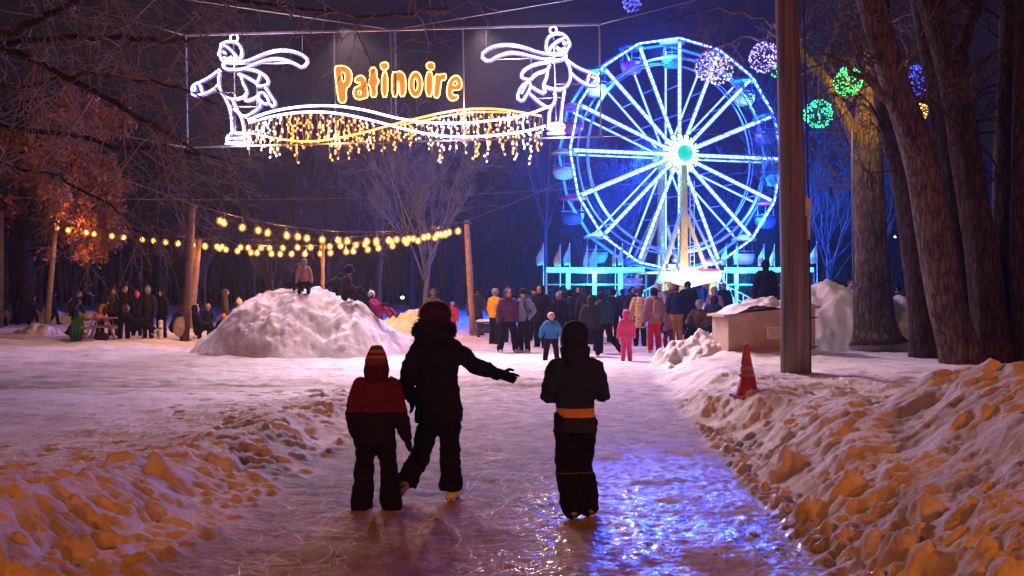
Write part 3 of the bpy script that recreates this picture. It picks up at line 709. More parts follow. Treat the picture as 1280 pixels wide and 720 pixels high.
Pp('small child in a pink snowsuit standing alone on the ice', 783, 24.8, 1.22, 5, 'stand', jk='pink', tr='pink', hat=None, hood='pink', child=True, vox=.015)
Pp('person in a long cream quilted coat', 800, 31, 1.78, 0, 'pocket', jk='cream', hem=.2, hat=('hair', 'hair_brown'))
Pp('person in a mauve jacket and bright red trousers with a bag strap', 818, 27.6, 1.74, 12, 'stand', jk='mauve', tr='red', hat=('beanie', 'black_knit'), boots='white_boot', skate=True, hem=.06, pack='mauve', vox=.018)
Pp('child in maroon trousers leaning over beside the red trousers', 836, 28.4, 1.30, 60, 'skate', jk='mauve', tr='maroon', hat=('beanie', 'grey_knit'), child=True, lean=18)
Pp('person in a dark navy coat and ochre trousers with a red hat', 845, 31, 1.78, 5, 'pocket', jk='navy_puffer', tr='ochre', hat=('beanie', 'maroon'), puff=1.15)
Pp('person in a brown jacket and pale beanie sitting on the snow heap', 874, 26.5, 1.72, 150, 'sit', jk='brown', hat=('beanie', 'grey_knit'), pz=.30, puff=1.15, lean=-5)
Pp('dark person leaning beside the brown jacket on the snow heap', 888, 28.5, 1.70, -40, 'sit', jk='navy', hood='navy', hat=None, pz=.36, lean=20, puff=1.2)
Pp('person in a lavender jacket behind the seated pair', 893, 33, 1.70, -20, jk='lavender', hood='lavender', hat=None)
Pp('figure in a pale hat and red scarf under the wheel platform', 822, 40, 1.98, 180, jk='white_shell', hat=('beanie', 'white_knit'), scarf='red', boots='black_boot')
Pp('onlooker in a white bobble hat under the wheel platform', 838, 42, 2.0, 170, jk='grey', hat=('pompom', 'white_knit'))
Pp('onlooker in a blue jacket and pale helmet under the wheel platform', 858, 42, 1.98, 185, jk='blue', hat=('helmet', 'white_shell'))
Pp('onlooker in black with a grey cap at the right of the wheel entrance', 905, 44, 1.95, 160, jk='black_coat', hat=('cap', 'grey_knit'))
Pp('dark onlooker at the left end of the cyan light bar', 703, 40, 1.85, 180, jk='black_coat', hat=('beanie', 'navy_knit'))
Pp('dark onlooker between the second and third cyan light bars', 778, 41, 1.75, 10, jk='charcoal', hat=('hair', 'hair_brown'))
# behind the tall heap and the tree trunks on the right
RT = 'onlookers behind the snow heap on the right'
Pp('silhouette in a black coat standing high behind the plywood box', 957, 29.5, 1.84, 0, jk='black_coat', hood='black_coat', hat=None, z=.75, puff=1.2, group=RT)
Pp('onlooker peering over the tall snow heap left of the thin cable', 1044, 31, 1.78, 180, jk='black_coat', hat=('beanie', 'black_knit'), z=.25, group=RT)
Pp('onlooker with a pale face over the heap right of the thin cable', 1063, 31, 1.80, 185, jk='charcoal', hat=('hair', 'hair_brown'), z=.25, group=RT)
Pp('dark onlooker between the first and second big trunks', 1122, 30, 1.80, 150, jk='black_coat', hat=('beanie', 'black_knit'), z=.1, group=RT)
Pp('dark onlooker in a hood beside the second big trunk', 1133, 29, 1.66, 190, jk='black_puffer', hood='black_coat', hat=None, z=.1, puff=1.2, group=RT)
Pp('onlooker with a light collar low between the big trunks', 1127, 28, 1.42, 170, jk='brown', hat=('beanie', 'black_knit'), scarf='beige', z=.1, group=RT)

# ----------------------------------------------------------------- the three skaters in front
FG = 'three skaters in front'
M_WCOAT = cloth('woman_coat', (.0065, .006, .0095)); CL['woman_coat'] = M_WCOAT
CL['boy_jacket'] = cloth('boy_jacket', (.011, .006, .009), bands=[(.74, (.013, .006, .009)), (.80, (.10, .04, .04)), (.806, (.085, .008, .015))])
CL['stripe_jacket'] = cloth('stripe_jacket', (.020, .022, .042), bands=[(.82, (.50, .27, .11)), (.885, (.014, .024, .085))])
CL['piped_trousers'] = cloth('piped_trousers', (.006, .006, .010), bands=[(.365, (.13, .08, .06)), (.371, (.006, .006, .010))])
CL['striped_knit'] = cloth('striped_knit', (.10, .035, .03), bands=[(1.24, (.30, .10, .03)), (1.265, (.08, .03, .03)), (1.285, (.32, .13, .04)), (1.31, (.10, .03, .04)), (1.335, (.24, .09, .04)), (1.36, (.10, .02, .025))])
CL['wine_fleece'] = cloth('wine_fleece', (.045, .006, .010)); CL['woman_knit'] = cloth('woman_knit', (.026, .006, .009))

# woman in the fur hood, pointing right
def woman():
    d = 8.62; X = xat(545, d); root = empty('person', (X, d, surf(X, d)+.0), 0, label='woman in a long black fur hooded coat pointing to the right', cat='person', group=FG)
    u = .00692                                     # metres per photo pixel here
    def q(px, py, y=0): return Vector(((px-545)*u, y, (627-py)*u+.004))
    b = MB()
    b.tube([q(548, 520), q(546, 480), q(545, 440), q(544, 425)], [(.13, .10), (.12, .095), (.14, .10), (.10, .08)], 12, 'round')
    b.tube([q(544, 428), q(543, 410)], [.06, .055], 10, 'round'); b.ell(q(543, 397, .03), (.078, .098, .115), 16, 12); b.ell(q(543, 403, .13), (.018, .03, .03), 8, 6)
    b.ell(q(543, 405, .06), (.055, .065, .06), 12, 8)
    for s_ in (-1, 1): b.ell(q(543+s_*12, 398, .02), (.012, .02, .03), 8, 6)
    b.tube([q(526, 432), q(511, 468, -.03), q(512, 500, .06)], [.045, .038, .03], 8, 'round'); b.tube([q(564, 432), q(596, 461, .05), q(627, 473, .12)], [.045, .038, .028], 8, 'round')
    b.tube([q(537, 522), q(526, 570, .02), q(505, 604, -.12)], [.085, .06, .04], 8, 'round'); b.tube([q(560, 522), q(563, 572, .03), q(563, 612)], [.085, .06, .04], 8, 'round')
    bo = b.build('body', SKIN, root); remesh(bo, .014, 2)
    t = MB()
    t.tube([q(549, 528), q(549, 505)], [(.165, .12), (.16, .115)], 14, 'round')
    t.tube([q(540, 520), q(532, 548, .01), q(525, 572, .02), q(516, 590, -.05), q(509, 605, -.11)], [.098, .092, .088, .09, .096], 14, 'flat')
    t.tube([q(562, 520), q(562, 548, .02), q(562.5, 572, .03), q(563, 596, .01), q(563.5, 615.5, 0)], [.092, .086, .085, .092, .1], 14, 'flat')
    to = t.build('trousers', cloth_of('black_trousers'), root); remesh(to, .013, 2, .05, .07)
    j = MB()
    sec = [(548.5, 529, .215, .165), (548.5, 518, .208, .16), (548, 500, .192, .15), (547, 482, .178, .135), (546, 465, .182, .135), (545, 448, .195, .14), (544, 436, .19, .13), (543.5, 428, .15, .115), (543, 420, .09, .085)]
    j.tube([q(a, b_) for a, b_, _, _ in sec], [(r, s) for _, _, r, s in sec], 20)
    j.tube([q(528, 435), q(518, 450, -.02), q(511, 468, -.04), q(508, 485, 0), q(512, 500, .06)], [.088, .08, .074, .068, .055], 14, 'round')
    j.tube([q(561, 435), q(578, 447, .02), q(594, 460, .05), q(612, 467, .09), q(626, 472, .12)], [.088, .08, .074, .064, .054], 14, 'round')
    jo = j.build('coat', M_WCOAT, root); remesh(jo, .012, 2, .045, .06)
    hd = MB(); hd.tube([q(543, 432, -.07), q(543, 420, -.10), q(543, 408, -.06)], [(.15, .08), (.17, .09), (.13, .08)], 16, 'round')
    ho = hd.build('hood', M_WCOAT, root); remesh(ho, .014, 3, .02, .06)
    fr = MB(); rg = random.Random(5)
    ring = [q(543+18.5*math.cos(a), 415+10*math.sin(a), -.06*math.sin(a)-.02) for a in np.linspace(0, 2*PI, 25)[:-1]]
    fr.tube(ring, .042, 8, closed=True, ref=(0, 0, 1))
    for k in range(1500):
        a = rg.uniform(0, 2*PI); c = q(543+18.5*math.cos(a), 415+10*math.sin(a), -.06*math.sin(a)-.02)
        v = Vector((math.cos(a)*.8+rg.gauss(0, .6), rg.gauss(0, .8), .25*math.sin(a)+rg.gauss(0, .6))).normalized(); v2 = (v+Vector((rg.gauss(0, .3), rg.gauss(0, .3), -.25))).normalized()
        fr.tube([c+v*.03, c+v*.055, c+v*.055+v2*rg.uniform(.012, .034)], [.007, .005, .001], 3)
    fr.build('fur_trim', cloth_of('black_knit'), ho)
    ht = MB(); prof = [(19.5, 404), (20.2, 398), (19.8, 391), (17.5, 385), (13, 380.6), (7, 378.4), (1, 378)]
    ht.tube([q(544, z_, .01) for r_, z_ in prof], [(r_*u*.98, r_*u*1.12) for r_, z_ in prof], 22)
    hat_o = ht.build('knit_hat', cloth_of('woman_knit'), root)
    em = MB(); em.tube([q(544+21*math.cos(a), 399-20.5*math.sin(a), .02) for a in np.linspace(.02, PI-.02, 17)], [(.012, .012)]*17, 8, ref=(0, 1, 0))
    em.build('rim_light_arc', cloth_of('white_knit'), hat_o)  # pale arc stands in for the front lights catching the hat's edge
    make_glove(root, q(596, 461, .05), q(628, 472.5, .12), 1.72, cloth_of('black_glove'), 1, point=True, vox=.0055, up=Vector((0, 0, 1)))
    make_glove(root, q(511, 484, 0), q(513, 502, .06), 1.6, cloth_of('black_glove'), -1, vox=.006)
    # planted skate
    def skate(a, dn, fw, boot, name='skate'):
        m_ = MB(); dn = Vector(dn).normalized(); fw = Vector(fw); fw = (fw-dn*fw.dot(dn)).normalized(); sole = a+dn*.055
        m_.tube([a-dn*.08, a, sole-fw*.01], [.05, .05, .045], 12, 'round'); m_.tube([sole-fw*.055, sole+fw*.06, sole+fw*.17], [(.042, .035), (.047, .036), (.036, .026)], 12, 'round')
        ob = m_.build(name, cloth_of(boot), root); remesh(ob, .01, 2)
        s2 = MB(); e = sole+dn*.03
        s2.bar(e+dn*.033-fw*.09, e+dn*.033+fw*.2, .005, .022, up=tuple(-dn))
        for f_ in (-.05, .12): s2.bar(e-dn*.01+fw*f_, e+dn*.028+fw*f_, .016, .07, up=tuple(fw))
        s2.build('blade', M_BLADE, ob)
    skate(q(565, 613, -.005), (0, 0, -1), (.35, 1, 0), 'white_boot'); skate(q(507, 605, -.12), (-.25, -.8, -.45), (-.5, .35, -.75), 'tan_boot')
    return root
woman()
B1 = person('child in a dark red jacket and striped knit hat standing on the left', 470, 8.25, 1.31, 0, 'stand', jk='boy_jacket', tr='black_trousers', hat=('tall', 'striped_knit'), child=True,
       boots='brown_boot', puff=1.10, flare=1.45, hem=.075, vox=.0125, glove='black_glove', gaiter='wine_fleece', group=FG,
       arms=([(-.038, -.01, -.175), (-.03, .06, -.33)], [(.045, .0, -.175), (.085, .03, -.335)]), legs=([(-.025, .01, -.23), (-.035, -.01, -.44)], [(.03, .015, -.235), (.045, -.02, -.44)]), turn=14, lean=2)
B2 = person('child in a navy jacket with one orange stripe, standing on the right', 719, 7.93, 1.49, 0, 'stand', jk='stripe_jacket', tr='piped_trousers', hat=('round', 'navy_knit'), child=True, boots='tan_boot', skate=True,
       puff=1.03, flare=1.3, hem=.055, vox=.0125, group=FG, arms=([(-.036, .02, -.17), (.02, .14, -.14)], [(.040, .03, -.155), (.0, .16, -.10)]),
       gaiter='navy_knit', legs=([(.0, .02, -.235), (.035, -.01, -.445)], [(-.005, .03, -.235), (.025, .05, -.44)]), lean=0)
# ================================================================= materials for the things
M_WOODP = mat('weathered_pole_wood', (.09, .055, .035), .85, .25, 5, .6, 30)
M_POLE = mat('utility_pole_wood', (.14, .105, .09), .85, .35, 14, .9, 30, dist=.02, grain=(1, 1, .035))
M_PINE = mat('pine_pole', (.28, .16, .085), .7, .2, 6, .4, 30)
M_STEEL = mat('galvanised_steel', (.30, .29, .29), .45, .1, metal=.6)
M_FRAME = mat('dull_frame_steel', (.07, .065, .065), .6, .1, metal=.3)
M_DARK = mat('dark_metal', (.03, .03, .035), .5, .1, metal=.3)
M_WIRE = mat('black_cable', (.02, .018, .018), .6, .05)
M_WIREL = mat('grey_cable', (.16, .13, .12), .6, .05)
M_YEL = mat('yellow_paint', (.75, .42, .04), .4, .12, 3); M_WHT = mat('white_paint', (.75, .75, .76), .4, .06)
M_RED = mat('red_paint', (.5, .03, .05), .4, .1); M_GREYP = mat('grey_paint', (.36, .36, .38), .45, .1)

def halo_shell(name, col, st):  # see-through emissive shell, fading at its edge, imitates a halo
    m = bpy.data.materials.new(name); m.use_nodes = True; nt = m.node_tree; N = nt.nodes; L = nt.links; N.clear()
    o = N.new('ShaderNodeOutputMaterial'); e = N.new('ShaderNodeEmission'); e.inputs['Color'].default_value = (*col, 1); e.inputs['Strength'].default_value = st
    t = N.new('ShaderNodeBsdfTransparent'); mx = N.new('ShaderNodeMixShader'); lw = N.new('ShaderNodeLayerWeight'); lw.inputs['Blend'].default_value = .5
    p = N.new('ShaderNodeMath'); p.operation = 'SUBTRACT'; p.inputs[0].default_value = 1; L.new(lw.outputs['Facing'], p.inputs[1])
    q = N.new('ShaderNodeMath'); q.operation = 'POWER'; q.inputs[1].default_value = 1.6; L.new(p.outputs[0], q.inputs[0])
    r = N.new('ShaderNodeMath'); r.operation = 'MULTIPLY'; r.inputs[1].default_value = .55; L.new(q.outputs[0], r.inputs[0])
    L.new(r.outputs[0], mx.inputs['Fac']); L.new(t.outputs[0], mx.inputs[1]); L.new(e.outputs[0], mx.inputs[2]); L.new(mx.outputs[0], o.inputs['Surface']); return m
# ================================================================= hanging light sign
DS = 30.0
def sg(px, py, dy=0): return Vector(((px-640)/F*DS, dy, (HOR-py)/F*DS+EYE-6))
sign = empty('light_sign', (0, DS, 6), label='big hanging light sign with two skaters, the word Patinoire and icicle lights', cat='light sign')
E_WHITE = emit('cool_white_rope', (.50, .52, 1), 9); E_ROPEHALO = emit('violet_rope_glow', (.14, .10, .80), .9)
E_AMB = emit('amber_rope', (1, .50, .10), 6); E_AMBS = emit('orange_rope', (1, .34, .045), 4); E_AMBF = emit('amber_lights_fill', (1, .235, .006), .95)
E_ICD = emit('dim_strand', (1, .62, .45), .55); E_ICDO = emit('dim_orange_strand', (1, .32, .05), .6); E_ICW = emit('warm_white_bulbs', (1, .52, .27), 3.5); E_ICO = emit('orange_bulbs', (1, .27, .018), 4.5); E_ICP = emit('pale_bulbs', (.95, .85, .95), 4)
def smooth_line(pts, it=2, closed=False):
    P = np.array(pts, float)
    for _ in range(it):
        if closed: Q = np.vstack([P, P[:1]])
        else: Q = P
        a = Q[:-1]*.75+Q[1:]*.25; b = Q[:-1]*.25+Q[1:]*.75
        N_ = np.empty((2*len(a), 2)); N_[0::2] = a; N_[1::2] = b
        P = N_ if closed else np.vstack([Q[:1], N_, Q[-1:]])
    return P
def rope(mb, pts, conv, r=.026, closed=False, it=1):
    P = smooth_line(pts, it, closed); mb.tube([sg(*conv(x, y)) for x, y in P], r, 6, 'flat', closed=closed, ref=(0, 1, 0))
LS = lambda x, y: (230+x/4.235, 30+y/4.235); RS = lambda x, y: (590+x/4.235, 30+y/4.235)
def circ(cx, cy, r, n=10): return [(cx+r*math.cos(a), cy+r*math.sin(a)) for a in np.arange(n)*2*PI/n]
SK_L = [
 ([(290,190),(262,150),(230,120),(193,107)],0), ([(193,107),(222,92),(262,90),(293,108),(306,142),(302,175),(290,190)],0),
 ([(193,107),(192,130),(178,160),(192,172),(198,195),(232,207),(262,198),(287,188)],0), ([(202,140),(212,152),(220,148)],0), ([(208,176),(230,186),(252,172)],0),
 ([(205,200),(205,237),(260,242),(312,240),(360,216),(420,192),(480,181),(540,189),(590,210),(628,233),(660,190),(620,157),(560,138),(500,136),(440,149),(380,176),(330,196),(270,203)],1),
 ([(187,240),(180,300),(190,352),(210,385),(250,397),(290,393),(332,378)],0), ([(285,265),(300,272),(310,310),(336,362),(318,378),(326,412),(382,388)],0),
 ([(310,238),(370,240),(420,266),(447,300),(440,322),(390,330),(383,312),(395,292),(404,264)],0), ([(290,264),(340,284),(385,312)],0),
 ([(187,240),(150,270),(100,300),(50,320),(38,345),(44,381),(100,370),(150,350),(182,318)],0), ([(78,312),(98,368)],0), ([(50,322),(62,348),(42,356)],0),
 ([(213,388),(240,440),(250,500),(254,572)],0), ([(255,405),(275,452),(302,492),(312,532),(320,582)],0),
 ([(262,450),(315,496),(370,466),(412,430),(382,380)],0), ([(402,358),(388,390),(428,426),(452,416),(432,370)],1), ([(430,335),(458,380),(485,420),(470,440),(456,424)],0),
 ([(254,572),(224,600),(225,630),(330,628),(350,606),(320,582)],1), ([(236,606),(322,603)],0), ([(216,634),(350,632)],0)]
SK_R = [
 ([(400,150),(415,120),(450,90),(500,68)],0), ([(400,150),(391,110),(400,72),(430,49),(470,46),(500,66),(516,96)],0),
 ([(516,96),(521,114),(507,126),(500,152),(470,157),(425,157),(400,150)],0), ([(484,92),(494,104),(502,98)],0), ([(447,120),(468,136),(495,126)],0),
 ([(500,158),(500,182),(440,196),(380,186),(320,171),(260,156),(200,149),(140,166),(85,201),(44,165),(90,125),(150,108),(220,108),(290,126),(350,149),(420,160)],1),
 ([(500,188),(521,232),(526,290),(500,336),(460,348),(410,341),(376,326)],0), ([(412,212),(400,240),(395,282),(374,326),(392,372),(340,350),(312,330)],0),
 ([(412,200),(350,206),(300,226),(263,255),(263,286),(312,296),(332,264),(402,240)],0),
 ([(500,188),(560,231),(620,255),(660,265),(673,300),(655,331),(610,321),(560,291),(526,260)],0), ([(625,258),(610,318)],0), ([(636,278),(662,292),(645,312)],0),
 ([(492,350),(480,420),(470,522)],0), ([(438,362),(446,400),(412,450),(405,532)],0), ([(305,368),(350,411),(400,446),(436,424),(440,400)],0),
 ([(300,300),(258,330),(238,390),(264,411),(292,370),(312,330)],1), ([(292,308),(262,368)],0),
 ([(405,532),(398,560),(480,562),(492,540),(470,522)],1), ([(398,580),(492,578)],0), ([(405,552),(470,550)],0)]
def skater(lines, conv, pom, name):
    m_ = MB()
    for pts, cl in lines: rope(m_, pts, conv, closed=bool(cl))
    rope(m_, circ(*pom), conv, closed=True)
    o = m_.build(name, E_WHITE, sign)
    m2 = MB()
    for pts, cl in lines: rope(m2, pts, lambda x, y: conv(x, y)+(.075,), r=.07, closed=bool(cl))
    m2.build('rope_halo', E_ROPEHALO, o)  # wider violet tubes behind the ropes stand in for their halo
    return o
def cv3(c): return c
skater(SK_L, LS, (265, 74, 21), 'skater_figure'); skater(SK_R, RS, (430, 32, 19), 'skater_figure')
# letters
LT = lambda x, y: (400+x/6.4, 70+y/6.4)
def oval(cx, cy, rx, ry, n=14): return [(cx+rx*math.cos(a), cy+ry*math.sin(a)) for a in np.arange(n)*2*PI/n]
LETTERS = [
 ([(115,85),(165,75),(218,88),(252,125),(256,190),(236,240),(207,258),(212,372),(153,376),(140,300),(125,180)], [(168,128),(192,130),(204,165),(196,205),(180,210)]),
 ([(275,190),(300,160),(340,155),(366,190),(376,260),(386,330),(350,341),(312,351),(276,336),(264,290),(280,250),(322,236),(315,205),(286,216)], [(303,282),(326,276),(331,305),(309,312)]),
 ([(395,95),(450,90),(455,180),(471,190),(466,225),(450,236),(456,326),(404,331),(405,240),(385,235),(389,190),(400,180)], None),
 ([(494,132),(541,127),(541,328),(494,330)], None), ([(480,55),(541,49),(549,85),(535,112),(489,109)], None),
 ([(575,125),(615,131),(642,119),(677,150),(687,200),(683,321),(635,326),(633,222),(622,192),(621,326),(575,326)], None),
 (oval(765, 228, 56, 104), oval(765, 228, 17, 52, 10)),
 ([(845,131),(906,126),(901,326),(845,321)], None), ([(850,55),(911,50),(916,95),(905,112),(855,106)], None),
 ([(920,145),(960,151),(986,140),(1012,150),(1002,196),(971,191),(966,240),(952,341),(904,326),(914,240)], None),
 ([(1131,272),(1136,200),(1106,155),(1065,160),(1030,200),(1012,272),(1020,336),(1056,362),(1101,346),(1107,311),(1070,316),(1055,291),(1060,272)], [(1062,228),(1074,200),(1095,204),(1096,230),(1072,238)])]
for out, hole in LETTERS:
    m_ = MB(); rope(m_, out, LT, r=.019, closed=True)
    if hole: rope(m_, hole, LT, r=.016, closed=True)
    lo = m_.build('letter', E_AMB, sign)
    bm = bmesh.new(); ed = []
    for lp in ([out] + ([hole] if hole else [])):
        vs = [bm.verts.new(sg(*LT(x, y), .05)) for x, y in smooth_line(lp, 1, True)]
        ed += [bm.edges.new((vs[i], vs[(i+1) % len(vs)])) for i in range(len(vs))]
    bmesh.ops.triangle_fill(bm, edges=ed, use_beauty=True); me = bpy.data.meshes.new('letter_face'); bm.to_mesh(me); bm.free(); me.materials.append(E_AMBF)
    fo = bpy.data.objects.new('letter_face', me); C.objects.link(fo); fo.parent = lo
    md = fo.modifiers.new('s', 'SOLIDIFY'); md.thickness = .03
# swooshes
SW = lambda x, y: (220+x/2.286, 20+y/2.286)
m_ = MB()
W1 = [(205,298),(260,275),(350,258),(450,255),(540,268),(620,290),(700,304),(800,308),(900,300),(1000,284),(1062,260)]; W2 = [(208,305),(300,280),(400,272),(480,280),(560,298),(640,320),(720,338),(800,347),(900,343),(1000,330),(1056,314)]
O1 = [(205,332),(280,350),(370,361),(450,352),(530,335),(620,310),(700,290),(780,272),(860,264),(940,267),(1044,286)]
for w in (W1, W2): rope(m_, w, SW, r=.036, it=2)
m_.build('white_swoosh', E_WHITE, sign)
m_ = MB(); rope(m_, O1, SW, r=.032, it=2); rope(m_, [(640,312),(720,296),(800,280),(870,273),(950,276)], SW, r=.02, it=2); m_.build('orange_swoosh', E_AMBS, sign)
RI = random.Random(11)
def yon(line, x):
    L_ = sorted(line); return float(np.interp(x, [p[0] for p in L_], [p[1] for p in L_]))
x = 207
while x < 1056:
    top = yon(W2 if x < 560 else O1, x)+3; bot = RI.choice([352, 366, 380, 392, 412, 374])+RI.uniform(-8, 8)
    wire = MB(); bl = MB(); px_ = x; yy = top; pts = [(px_, yy)]
    while yy < bot: yy += 7; px_ += RI.uniform(-2.4, 2.4); pts.append((px_, yy))
    wire.tube([sg(*SW(a, b), .02) for a, b in pts], .008, 4, ref=(0, 1, 0))
    for (a, b) in [q_ for q_ in pts[1:] if RI.random() < .55]:
        bl.ell(sg(*SW(a+RI.uniform(-5, 5), b), RI.uniform(-.06, .06)), (.030, .030, .038), 6, 4)
    mid = (x-207)/850.
    em = E_ICO if (.12 < mid < .56 and RI.random() < .8) or RI.random() < .25 else (E_ICP if mid > .78 or mid < .1 else E_ICW)
    nf = len(wire.f); wire.add(np.vstack(bl.v), bl.f)
    st = wire.build('icicle_strand', E_ICD if em is not E_ICO else E_ICDO, sign); st.data.materials.append(em)
    st.data.polygons.foreach_set('material_index', [0]*nf+[1]*(len(st.data.polygons)-nf))
    x += RI.uniform(8, 12.5)
# frame, mast, hangers
m_ = MB()
m_.bar(sg(*SW(25, 55)), sg(*SW(1212, 24)), .06, .06); m_.bar(sg(*SW(30, 376)), sg(*SW(1216, 345)), .05, .05)
for a, b in (((27,55),(32,376)), ((1210,24),(1215,345)), ((450,48),(456,352)), ((820,36),(824,342))): m_.bar(sg(*SW(*a), .03), sg(*SW(*b), .03), .045, .045, up=(0, 1, 0))
for a in (612, 625): m_.bar(sg(*SW(a, 40), .03), sg(*SW(a+3, 358), .03), .05, .05, up=(0, 1, 0))
for k_ in range(15): m_.bar(sg(*SW(612+k_*.2, 62+k_*20), .03), sg(*SW(626+k_*.2, 72+k_*20), .03), .02, .02, up=(0, 1, 0))
for a, b in (((110,105),(180,430)), ): pass
for cvt, L_ in ((LS, (((262,90),(272,620)), ((20,362),(270,362)), ((270,212),(600,205)), ((235,437),(385,437)), ((625,60),(625,160)), ((385,330),(385,480)))), (RS, (((433,50),(448,590)), ((440,318),(610,316)), ((85,188),(430,178)), ((330,395),(470,388)), ((75,30),(75,130)), ((312,180),(318,300))))):
    for a, b in L_: m_.bar(sg(*cvt(*a), .04), sg(*cvt(*b), .04), .022, .022, up=(0, 1, 0))
m_.build('frame', M_FRAME, sign, smooth=False)
m_ = MB()
for a, b in (((25,55),(-640,-130)), ((1212,24),(1900,-150)), ((620,40),(-600,-140)), ((620,40),(1800,-160)), ((30,376),(-700,240)), ((1216,345),(2000,330))):
    P = [np.array(a)+(np.array(b)-np.array(a))*t for t in np.linspace(0, 1, 12)]; m_.tube([sg(*SW(*p)) for p in P], .012, 5, ref=(0, 1, 0))
m_.build('guy_cable', M_WIREL, sign)
for px, py in ((289, 75), (301, 122), (305, 172), (345, 72)): lamp('sign_lamp', tuple(at(px, py, 29.8)), 420, (.80, .58, .95), .03)
for px, py in ((696, 66), (686, 105), (700, 160), (640, 62), (560, 158)): lamp('sign_lamp', tuple(at(px, py, 29.8)), 450, (.80, .58, .95), .03)
for px, py in ((428, 100), (468, 106), (481, 106), (497, 100), (536, 106), (566, 116)): lamp('sign_lamp', tuple(at(px, py, 30.2)), 430, (1, .36, .12), .03)
for px, py in ((420, 172), (330, 174), (585, 138)): lamp('sign_lamp', tuple(at(px, py, 29.8)), 350, (1, .42, .14), .03)

# two spots added at the sign's top bar, without fixtures, to brighten the crossing
for px in (430, 600):
    p = at(px, 36, 29.9); v_ = Vector((-1.6 if px < 500 else 1.4, 21.5, 0))-p; l = lamp('added_crossing_spot', tuple(p), 9500, (1, .66, .73), .12, 'SPOT'); l.rotation_euler = v_.to_track_quat('-Z', 'Y').to_euler(); l.data.spot_size = math.radians(68); l.data.spot_blend = 1

# ================================================================= ferris wheel
WD = 62.0; WX = xat(840, WD); HUB = EYE+(HOR-196)/F*WD; WR = 7.15
wheel = empty('ferris_wheel', (WX, WD, 0), math.radians(17), label='ferris wheel with blue and white light spokes and hanging gondolas', cat='ferris wheel')
E_BLUE = emit('blue_led_strip', (.001, .012, 1), 38); E_DASH = emit('white_blue_dash', (.09, .14, 1), 24); E_LINE = emit('pale_blue_line', (.055, .11, 1), 14); E_HUBG = emit('green_hub_light', (.01, .62, .24), 1.1); E_HUBW = emit('hub_flare_white', (.22, .55, 1), 10)
M_RIM = mat('wheel_white_steel', (.32, .32, .35), .35, .06)
NS = 16; FY = -.95; BY = .95
def wp(r, a, y): return Vector((r*math.cos(a), y, HUB+r*math.sin(a)))
for k_ in range(NS):
    a = k_*2*PI/NS+PI/2; m_ = MB()
    for y in (FY, BY): m_.bar(wp(.5, a, y), wp(WR, a, y), .10, .10, up=(0, 1, 0))
    for t in (.35, .6, .85): m_.bar(wp(WR*t, a, FY), wp(WR*t, a, BY), .05, .05)
    so = m_.build('spoke', M_RIM, wheel, smooth=False)
    s2 = MB(); s2.bar(wp(.9, a, FY-.075), wp(WR-.05, a, FY-.075), .24, .03, up=(0, 1, 0)); s2.build('blue_light_strip', E_BLUE, so, smooth=False)
    s3 = MB(); r = .95
    while r < WR-.3: s3.bar(wp(r, a, FY-.105), wp(r+.31, a, FY-.105), .15, .03, up=(0, 1, 0)); r += .40
    s3.build('light_dashes', E_DASH, so, smooth=False)
    s4 = MB(); s4.bar(wp(.9, a, BY-.07), wp(WR-.4, a, BY-.07), .09, .04, up=(0, 1, 0)); s4.build('pale_light_strip', E_LINE, so, smooth=False)
for y, nm in ((FY, 'front_rim'), (BY, 'rear_rim')):
    m_ = MB(); st = MB(); da = MB()
    for k_ in range(NS):
        p, q = wp(WR, k_*2*PI/NS+PI/2, y), wp(WR, (k_+1)*2*PI/NS+PI/2, y); m_.bar(p, q, .10, .10, up=(0, 1, 0))
        st.bar(p.lerp(q, .02)+Vector((0, -.075, 0)), p.lerp(q, .98)+Vector((0, -.075, 0)), .14, .03, up=(0, 1, 0))
        for i in range(7 if y < 0 else 0): da.bar(p.lerp(q, (i+.1)/7)+Vector((0, -.105, 0)), p.lerp(q, (i+.82)/7)+Vector((0, -.105, 0)), .085, .03, up=(0, 1, 0))
    o = m_.build('rim', M_RIM, wheel, smooth=False); st.build('blue_light_strip', E_BLUE, o, smooth=False)
    if da.n: da.build('light_dashes', E_DASH, o, smooth=False)
m_ = MB()
for y, rr, w in ((FY+.1, WR*.835, .085), (BY-.1, WR*.835, .06)):
    m_.tube([wp(rr, a, y) for a in np.arange(96)*2*PI/96], w, 8, closed=True, ref=(0, 1, 0))
m_.tube([wp(WR*.80, a, 0) for a in np.arange(96)*2*PI/96], .025, 6, closed=True, ref=(0, 1, 0))
m_.build('inner_ring', M_RIM, wheel)
m_ = MB()
m_.tube([Vector((0, -1.75, HUB)), Vector((0, 1.75, HUB))], .34, 24); 
for y in (-1.15, 1.15): m_.tube([Vector((0, y-.1, HUB)), Vector((0, y+.1, HUB))], .75, 32)
hub = m_.build('hub', M_WHT, wheel)
m_ = MB(); m_.tube([Vector((0, -1.82, HUB)), Vector((0, -1.78, HUB))], .50, 32); m_.build('hub_light', E_HUBG, hub)
m_ = MB(); m_.tube([Vector((.60*math.cos(a), -1.76, HUB+.60*math.sin(a))) for a in np.arange(40)*2*PI/40], .085, 8, closed=True, ref=(0, 1, 0))
for k_ in range(NS*2):
    a = k_*PI/NS; m_.bar(Vector((.55*math.cos(a), -1.70, HUB+.55*math.sin(a))), Vector((1.22*math.cos(a), -1.22, HUB+1.22*math.sin(a))), .05, .03, up=(0, 1, 0))
m_.build('hub_burst', E_HUBW, hub)  # ring and rays shaped as the white flare round the hub light
Rz = Matrix.Rotation(math.radians(17), 3, 'Z')
lamp('flood_lamp', tuple(Vector((WX, WD, 3.05))+Rz@Vector((.3, -4.2, 0))), 420, (1, .86, .66), .05)
